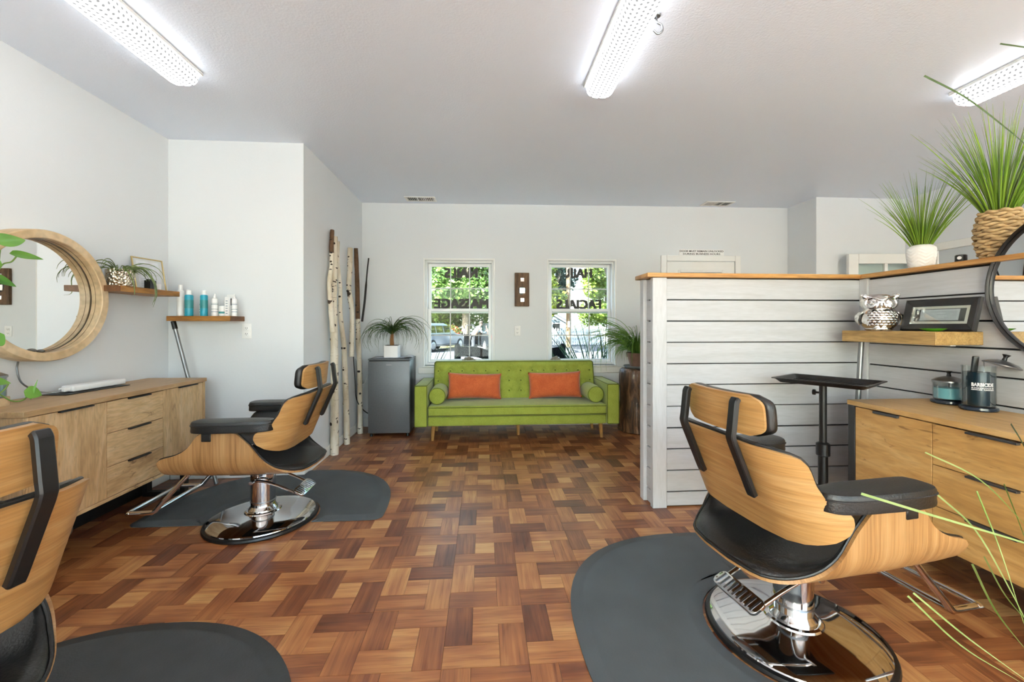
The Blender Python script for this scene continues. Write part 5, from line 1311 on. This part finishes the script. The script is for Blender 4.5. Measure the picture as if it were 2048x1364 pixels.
# ---------------------------------------------------------------- outside
GZ = -.32
def groundmat():
    s = NT('asphalt_ground'); co = s.co('World')
    c = s.ramp(s.noise(co, .5, 4), [(.35, rgb('3a3c40')), (.6, rgb('48484c')), (.75, rgb('54524e'))]); s.l(c, s.p.inputs['Base Color']); s.p.inputs['Roughness'].default_value = .9; s.bump(s.noise(co, 30, 3), .3, .02); return s.m
ST(O('ground', B(-60, 60, -30, 90, GZ-.3, GZ), groundmat()))
T(O('verge', B(-9, -1.0, 27.2, 31, GZ, GZ+.06, .02, 1), mk('dry_grass', '62643a', .9, var=(3, .4), bump=(20, .5))), 'strip of dry grass under the big tree across the street', 'verge')
M_trunkb = mk('tree_bark', '6a6155', .9, var=(6, .4), bump=(8, .7))
def tree(x, y, h, rad, zc, n, cols, ls, label, seed, trunk=.22, nb=11, flat=1.0):
    random.seed(seed); t = T(E('tree', (x, y, GZ)), label, 'tree', 'trees across the street')
    bm = NB(); tube(bm, cat([(0, 0, 0), (.1, 0, h*.25), (-.05, .1, h*.5), (.1, 0, h*.8)], 5), [trunk*(1-.7*i/15) for i in range(16)], 10)
    for k in range(5):
        a = random.uniform(0, 2*PI); tube(bm, cat([(0, 0, h*(.3+.08*k)), (rad*.3*math.cos(a), rad*.3*math.sin(a), h*(.45+.08*k)), (rad*.6*math.cos(a), rad*.6*math.sin(a), h*(.55+.08*k))], 4), [trunk*.45*(1-.8*i/8) for i in range(9)], 7)
    O('trunk', bm, M_trunkb, t)
    bl = [(V((random.uniform(-.6, .6)*rad, random.uniform(-.5, .5)*rad, zc+random.uniform(-.55, .75)*(h-zc)*flat)), rad*random.uniform(.32, .55)) for _ in range(nb)]
    m = leafmat('foliage_%d' % seed, cols[0], cols[1], .9, .5, .3)
    bm = NB()
    for i in range(n):
        c, r = random.choice(bl); d = V((random.gauss(0, 1), random.gauss(0, 1), random.gauss(0, 1))).normalized(); p = c+d*r*random.uniform(.55, 1.05)
        if p.z < .5: continue
        a = V((random.gauss(0, 1), random.gauss(0, 1), random.gauss(0, .6))).normalized(); b = a.cross(d+V((.3, .1, .2))).normalized(); s = ls*random.uniform(.6, 1.3)
        bm.faces.new([bm.verts.new(p-a*s*.5), bm.verts.new(p+b*s*.28), bm.verts.new(p+a*s*.5-d*s*.1), bm.verts.new(p-b*s*.28)])
    f = O('foliage', bm, m, t, norm=False, ang=0); f['kind'] = 'stuff'
    return t
tree(-4.6, 31.5, 9.0, 4.8, 4.6, 15000, ('2f4d1c', '6b8a3a'), .34, 'broad bright green tree filling the NAILS window', 1, .30, 16)
tree(-1.3, 29.2, 7.5, 3.0, 4.6, 10000, ('27441b', '64833a'), .30, 'leafy green tree with a thick pale trunk beside the parked cars', 2, .34, 12)
tree(1.2, 37, 10, 4.4, 4.6, 11000, ('2c4a1d', '718c40'), .36, 'tall green tree rising behind the parked cars', 3, .3, 13)
tree(3.75, 27, 6.8, 1.85, 3.7, 8000, ('526516', '99a643'), .26, 'bright yellow-green tree at the left of the HAIR window', 4, .16, 12, 1.1)
tree(9.6, 31.5, 6.6, 2.4, 3.6, 8000, ('445f1c', '889e43'), .28, 'light green tree at the right of the HAIR window', 5, .18, 11)
tree(7.2, 42, 12, 2.9, 5.6, 9000, ('1b2e25', '3b5547'), .40, 'dark blue-green conifer behind the yellow-green tree', 6, .3, 12)
tree(-9.5, 37, 10, 4.8, 5.0, 5000, ('25411b', '567633'), .40, 'dark green tree beyond the porch building', 7, .3, 13)
tree(14.5, 46, 9, 5, 4.6, 4000, ('344e24', '6d8544'), .42, 'distant green tree beyond the picket fence', 8, .3, 12)
tree(1.75, 19.5, 10.5, 4.6, 7.6, 9000, ('3a5f24', '5a7a34'), .34, 'added street tree behind the wall between the windows, shading the fence and cars', 12, .24, 16, .8)  # added for its shade; the high crown stays out of view
tree(6.9, 21.5, 10.5, 4.2, 7.8, 7000, ('3a5f24', '5a7a34'), .34, 'added street tree right of the HAIR window, shading the fence and cars', 13, .24, 14, .8)  # second tree added to cast shade across the street
# utility pole
up_ = T(E('utility_pole', (5.75, 27.5, GZ)), 'weathered wooden utility pole beyond the HAIR window', 'utility pole')
M_up = mk('weathered_pole_wood', '6e5b46', .9, var=(5, .25)); bm = NB(); tube(bm, [(0, 0, 0), (0, 0, 4), (0, 0, 9)], [.17, .15, .12], 14); O('pole', bm, M_up, up_)
O('crossarm', B(-1.1, 1.1, -.06, .06, 7.6, 7.75), M_up, up_); O('pole_notice', B(-.09, .09, -.168, -.158, 1.35, 1.75), M_white, up_)
for x_ in (-1, -.5, .5, 1): O('insulator', L([(0, 7.75), (.04, 7.75), (.05, 7.85), (.02, 7.92), (0, 7.92)], 10, (x_, 0, 0)), M_dkgrey, up_)
# white picket fence
pk = T(E('picket_fence', (0, 30, GZ), R(-3)), 'white picket fence beyond the HAIR window', 'fence')
M_pick = mk('white_fence_paint', 'a9adb0', .6); bm = NB()
pm = None
for i in range(56):
    x_ = 2.9+i*.17
    if pm is None:
        bm = NB(); prism(bm, [(-.05, 0), (.05, 0), (.05, 1.12), (0, 1.25), (-.05, 1.12)], 0, .025, mx=MX.Rotation(PI/2, 4, 'X')); o = O('picket', bm, M_pick, pk, loc=(x_, 0, .06)); pm = o.data
    else: OM('picket', pm, None, pk, loc=(x_, 0, .06))
for z_ in (.35, .95): O('rail', B(2.8, 12.4, .005, .05, z_, z_+.09), M_pick, pk)
for x_ in (2.85, 5.2, 7.6, 10, 12.3): O('post', B(x_-.06, x_+.06, .05, .17, 0, 1.2), M_pick, pk)
# grey gabled shed / house
hs = T(E('gabled_house', (6.1, 38, GZ)), 'grey-blue gabled house with white trim behind the picket fence', 'house')
M_sid = mk('grey_blue_siding', '525e66', .8, var=(3, .1)); bm = NB(); prism(bm, [(-3.2, 0), (1.6, 0), (1.6, 1.7), (-.8, 3.1), (-3.2, 1.7)], 0, 5, mx=MX.Rotation(PI/2, 4, 'X') @ MX.Translation((0, 0, -5))); O('wall', bm, M_sid, hs)
for s_ in (-1, 1): bm = NB(); sweep(bm, [(-.8, -.12, 3.2), (-.8+s_*2.7, -.12, 3.2-2.7*.585)], .18, .16, (0, 0, 1)); O('fascia', bm, M_pick, hs)
bm = NB(); shell(bm, [[V((-.8+s_*2.75, y_, 3.28-2.75*.585)) if s_ else V((-.8, y_, 3.28)) for y_ in (-.25, 5.2)] for s_ in (-1, 0, 1)], .1); O('roof', bm, mk('dark_shingles', '3c3f44', .9), hs)
wn = O('window', B(.3, 1.1, -.04, .0, .9, 1.7), M_pick, hs); O('pane', B(.37, 1.03, -.05, -.04, .97, 1.63), M_blkpl, wn)
# dark porch building at the left
pb_ = T(E('porch_building', (-6.6, 34, GZ)), 'dark building with white porch posts behind the parked silver car', 'building')
O('wall', B(-4, 3.4, 1.5, 6, 0, 3.2), mk('dark_siding', '2f322f', .9), pb_); O('roof', B(-4.4, 3.8, -.3, 6.4, 3.0, 3.25), mk('porch_roof', '464643', .9), pb_)
for x_ in (-2.2, -.7, .7, 2.1, 3.3): O('porch_post', B(x_-.07, x_+.07, -.1, .04, 0, 3.0), M_pick, pb_)
for x_ in (-1.4, 1.5): w_ = O('window', B(x_-.5, x_+.5, 1.46, 1.5, 1.0, 2.3), M_pick, pb_); O('pane', B(x_-.43, x_+.43, 1.44, 1.46, 1.07, 2.23), M_blkpl, w_)
# parked cars: local +x forward
M_cglass = mk('dark_car_glass', '1b2226', .08, spec=.8); M_tire = mk('tyre', '1a1a1a', .8); M_tail = mk('red_tail_light', 'c01820', .2); M_wheel = mk('alloy_wheel', 'a8aaac', .3, .7)
def car(x, y, rz, paint, label, opendoor=False):
    c = T(E('parked_car', (x, y, GZ), rz), label, 'car', 'parked cars across the street')
    bm = NB(); side = [(-2.25, .45), (-2.3, .62), (-2.28, .95), (-2.18, 1.02), (1.1, 1.0), (2.0, .88), (2.25, .72), (2.28, .45), (2.1, .30), (-2.05, .30)]
    prism(bm, side, -.88, .88, mx=MX.Rotation(PI/2, 4, 'X')); bmesh.ops.bevel(bm, geom=[e for e in bm.edges if abs(e.verts[0].co.y-e.verts[1].co.y) < .01], offset=.10, segments=3, affect='EDGES'); O('body', bm, paint, c)
    bm = NB(); rg = []
    for z, x0, x1, w in ((.98, -2.16, 1.05, .84), (1.25, -2.08, .62, .78), (1.52, -1.90, .20, .68), (1.60, -1.72, -.02, .62)): rg.append([bm.verts.new(p) for p in ((x0, -w, z), (x1, -w, z), (x1, w, z), (x0, w, z))])
    for p, q in zip(rg, rg[1:]):
        for j in range(4): bm.faces.new((p[j], p[(j+1) % 4], q[(j+1) % 4], q[j]))
    bm.faces.new(rg[-1]); bm.faces.new(rg[0][::-1]); O('cabin', bm, paint, c)
    for s_ in (-1, 1):
        for a, b in ((-1.85, -1.05), (-.98, -.28), (-.21, .45)):
            bm = NB(); G = [[V((xx+(.10 if xx < -1.5 else -.05 if xx > .3 else 0)*k, s_*((.815)-.10*k), 1.06+.40*k)) for xx in (a, b)] for k in (0, 1)]; shell(bm, G, -.012*s_, .012*s_); O('side_window', bm, M_cglass, c)
    bm = NB(); G = [[V((-2.155+.20*k, yy*(1-.10*k), 1.06+.40*k)) for yy in (-.68, 0, .68)] for k in (0, 1)]; shell(bm, G, .02, -.02); O('rear_window', bm, M_cglass, c)
    bm = NB(); G = [[V((.99-.72*k, yy*(1-.12*k), 1.06+.42*k)) for yy in (-.7, 0, .7)] for k in (0, 1)]; shell(bm, G, .02, -.02); O('windscreen', bm, M_cglass, c)
    for s_ in (-1, 1):
        O('tail_light', B(-2.315, -2.22, s_*.72-.13, s_*.72+.13, .80, .98, .02, 1), M_tail, c); O('headlight', B(2.12, 2.26, s_*.66-.15, s_*.66+.15, .66, .78, .02, 1), M_white, c)
        for xw in (-1.42, 1.42):
            w = O('wheel', L([(0, -.11), (.27, -.11), (.34, -.08), (.35, 0), (.34, .08), (.27, .11), (0, .11)], 24, mx=MX.Translation((xw, s_*.80, .35)) @ MX.Rotation(PI/2, 4, 'X')), M_tire, c)
            O('rim', L([(0, .0), (.22, 0), (.20, .012), (.05, .02), (0, .02)], 18, mx=MX.Translation((xw, s_*.911, .35)) @ MX.Rotation(-s_*PI/2, 4, 'X')), M_wheel, w)
    O('bumper', B(-2.36, -2.24, -.82, .82, .38, .60, .03, 2), M_dkgrey, c); O('number_plate', B(-2.325, -2.30, -.24, .24, .66, .78), M_white, c)
    if opendoor:
        d = O('open_door', B(-1.02, .0, -.03, .03, .35, 1.0, .02, 1), paint, c, loc=(-.02, .93, 0), rot=(0, 0, R(-62)) if 0 else (0, 0, R(118+180)))
        bm = NB(); tube(bm, [(-1.0, 0, 1.0), (-.85, -.05, 1.48), (-.35, -.06, 1.50), (0, 0, 1.0)], .03, 8); O('door_window_frame', bm, M_dkgrey, c, loc=d.location, rot=tuple(d.rotation_euler))
    return c
car(-2.85, 24.6, R(62), mk('silver_car_paint', '8d9196', .25, .3), 'silver sport utility car parked with its rear towards the NAILS window')
car(.62, 23.2, R(103), mk('dark_grey_car_paint', '24282c', .25, .4), 'dark grey car with red tail lights and an open door, right of the silver car', True)
# person bending at the open car door
pe = T(E('person', (-.52, 22.4, GZ), R(25)), 'person in a pale blue shirt and dark trousers bending at the open car door', 'person')
def skin(name, vs, es, rad, mat, parent, root=0):
    me = bpy.data.meshes.new(name); me.from_pydata(vs, es, []); o = bpy.data.objects.new(name, me); C.objects.link(o); o.parent = parent
    m = o.modifiers.new('skin', 'SKIN'); m.use_smooth_shade = True
    for i, r in enumerate(rad): me.skin_vertices[0].data[i].radius = (r, r*.85) if isinstance(r, float) else r; me.skin_vertices[0].data[i].use_root = i == root
    s = o.modifiers.new('sub', 'SUBSURF'); s.levels = 2; s.render_levels = 2; me.materials.append(mat); return o
vs = [(0, 0, .92), (.12, 0, 1.12), (.28, 0, 1.32), (.36, 0, 1.40), (.42, 0, 1.46), (.47, 0, 1.56), (.49, 0, 1.64),
      (-.02, .10, .86), (.03, .11, .48), (-.04, .12, .08), (.12, .13, .04), (-.02, -.10, .86), (-.02, -.11, .48), (-.12, -.12, .08), (.04, -.13, .04),
      (.30, .18, 1.32), (.42, .22, 1.08), (.62, .18, 1.02), (.70, .17, 1.02), (.30, -.18, 1.32), (.44, -.22, 1.08), (.64, -.18, 1.04), (.72, -.17, 1.04)]
es = [(0, 1), (1, 2), (2, 3), (3, 4), (4, 5), (5, 6), (0, 7), (7, 8), (8, 9), (9, 10), (0, 11), (11, 12), (12, 13), (13, 14), (2, 15), (15, 16), (16, 17), (17, 18), (2, 19), (19, 20), (20, 21), (21, 22)]
rd = [.16, .15, .16, .09, .06, .10, .08, .10, .075, .05, .04, .10, .075, .05, .04, .065, .05, .038, .03, .065, .05, .038, .03]
skin('body', vs, es, rd, mk('skin_tone', '8d6b54', .6), pe)
skin('shirt', [vs[i] for i in (0, 1, 2, 15, 16, 19, 20)], [(0, 1), (1, 2), (2, 3), (3, 4), (2, 5), (5, 6)], [.175, .168, .178, .078, .064, .078, .064], mk('pale_blue_shirt', '8fa3b3', .8), pe)
skin('trousers', [(0, 0, .94)]+[vs[i] for i in (7, 8)]+[(-.035, .12, .12)]+[vs[i] for i in (11, 12)]+[(-.115, -.12, .12)], [(0, 1), (1, 2), (2, 3), (0, 4), (4, 5), (5, 6)], [.172, .115, .09, .07, .115, .09, .07], mk('dark_trousers', '23262c', .85), pe)
bm = NB(); bmesh.ops.create_icosphere(bm, subdivisions=3, radius=1); bmesh.ops.transform(bm, matrix=MX.Translation((.465, 0, 1.635)) @ MX.Diagonal((.115, .105, .10, 1)), verts=bm.verts[:]); O('hair', bm, mk('dark_hair', '2b221c', .7), pe)
# flowering bush, black sagging rail, strappy plants close to the glass
fb = T(E('flowering_bush', (-2.45, 28.6, GZ+.06)), 'bush with orange-red flowers beside the pale tree trunk', 'bush'); random.seed(6)
for nm, mt, n in (('leaves', leafmat('bush_leaf', '3a4d22', '626d36', 2), 1400), ('flowers', mk('orange_flower', 'a8452a', .6), 620)):
    bm = NB()
    for i in range(n):
        d = V((random.gauss(0, 1), random.gauss(0, 1), random.gauss(0, 1))).normalized(); p = V((d.x*1.0, d.y*.8, .75+d.z*.72))*1.0*random.uniform(.8, 1.03); a = V((random.gauss(0, 1), random.gauss(0, 1), random.gauss(0, 1))).normalized(); b = a.orthogonal().normalized(); s = .15
        if p.z < .03: continue
        bm.faces.new([bm.verts.new(p-a*s*.5), bm.verts.new(p+b*s*.3), bm.verts.new(p+a*s*.5), bm.verts.new(p-b*s*.3)])
    O(nm, bm, mt, fb, norm=False, ang=0, kind='stuff')
rl = T(E('hitching_rail', (0, 6.3, GZ)), 'black sagging timber rail between two round-topped posts outside the windows', 'rail')
M_rail = mk('black_rail_paint', '0b0c0d', .8, spec=.08)
for x_ in (-.385, 1.225):
    bm = NB(); lathe(bm, [(0, 0), (.05, 0), (.05, 1.14), (.046, 1.18), (.03, 1.21), (0, 1.22)], 16, (x_, 0, 0)); O('post', bm, M_rail, rl)
    O('post_base', B(x_-.05 if x_ > 0 else x_-.085, x_+.085 if x_ > 0 else x_+.05, -.055, .055, .0, .88, .01, 1), M_rail, rl)
bm = NB(); pts = cat([(-.36, 0, 1.10), (-.1, 0, 1.09), (.2, 0, 1.0), (.45, 0, .96), (.7, 0, 1.0), (.98, 0, 1.06), (1.2, 0, 1.09)], 6)
sweep(bm, pts, .09, .15, (0, 0, 1)); O('rail', bm, M_rail, rl)
M_strap = leafmat('strappy_leaf', '1c301d', '3d5a30', 4)
def strappy(x, y, n, ln, r, label, seed, sp=.7, lift=0):
    random.seed(seed); p = T(E('strappy_plant', (x, y, GZ)), label, 'plant', 'strappy plants outside the windows'); bm = NB()
    O('clump_base', L([(0, 0), (.10, 0), (.12, .04), (.05, .12+lift), (0, .14+lift)], 14), M_stem, p)
    for i in range(n):
        az = random.uniform(0, 2*PI); k = random.uniform(.1, sp); blade(bm, blade_pts((.05*math.cos(az), .05*math.sin(az), .05+lift), az, ln*random.uniform(.7, 1.1), PI/2-k*.7, PI/2-k*2.0, 7), r*random.uniform(.8, 1.2), .22, 4, .12)
    for v in bm.verts:
        if v.co.y < 5.14-y: v.co.y = 5.14-y+(v.co.y-5.14+y)*.03
    O('leaves', bm, M_strap, p, norm=False)
strappy(1.62, 5.62, 46, 1.65, .016, 'tall strappy plant outside the lower right of the HAIR window', 1, .55)
strappy(1.32, 5.75, 26, 1.35, .012, 'smaller strappy plant leaning outside the HAIR window beside the tall one', 4, .8)
strappy(-.92, 5.75, 30, 1.20, .014, 'strappy plant outside the lower left of the NAILS window', 2, .75)
bpy.context.view_layer.update()
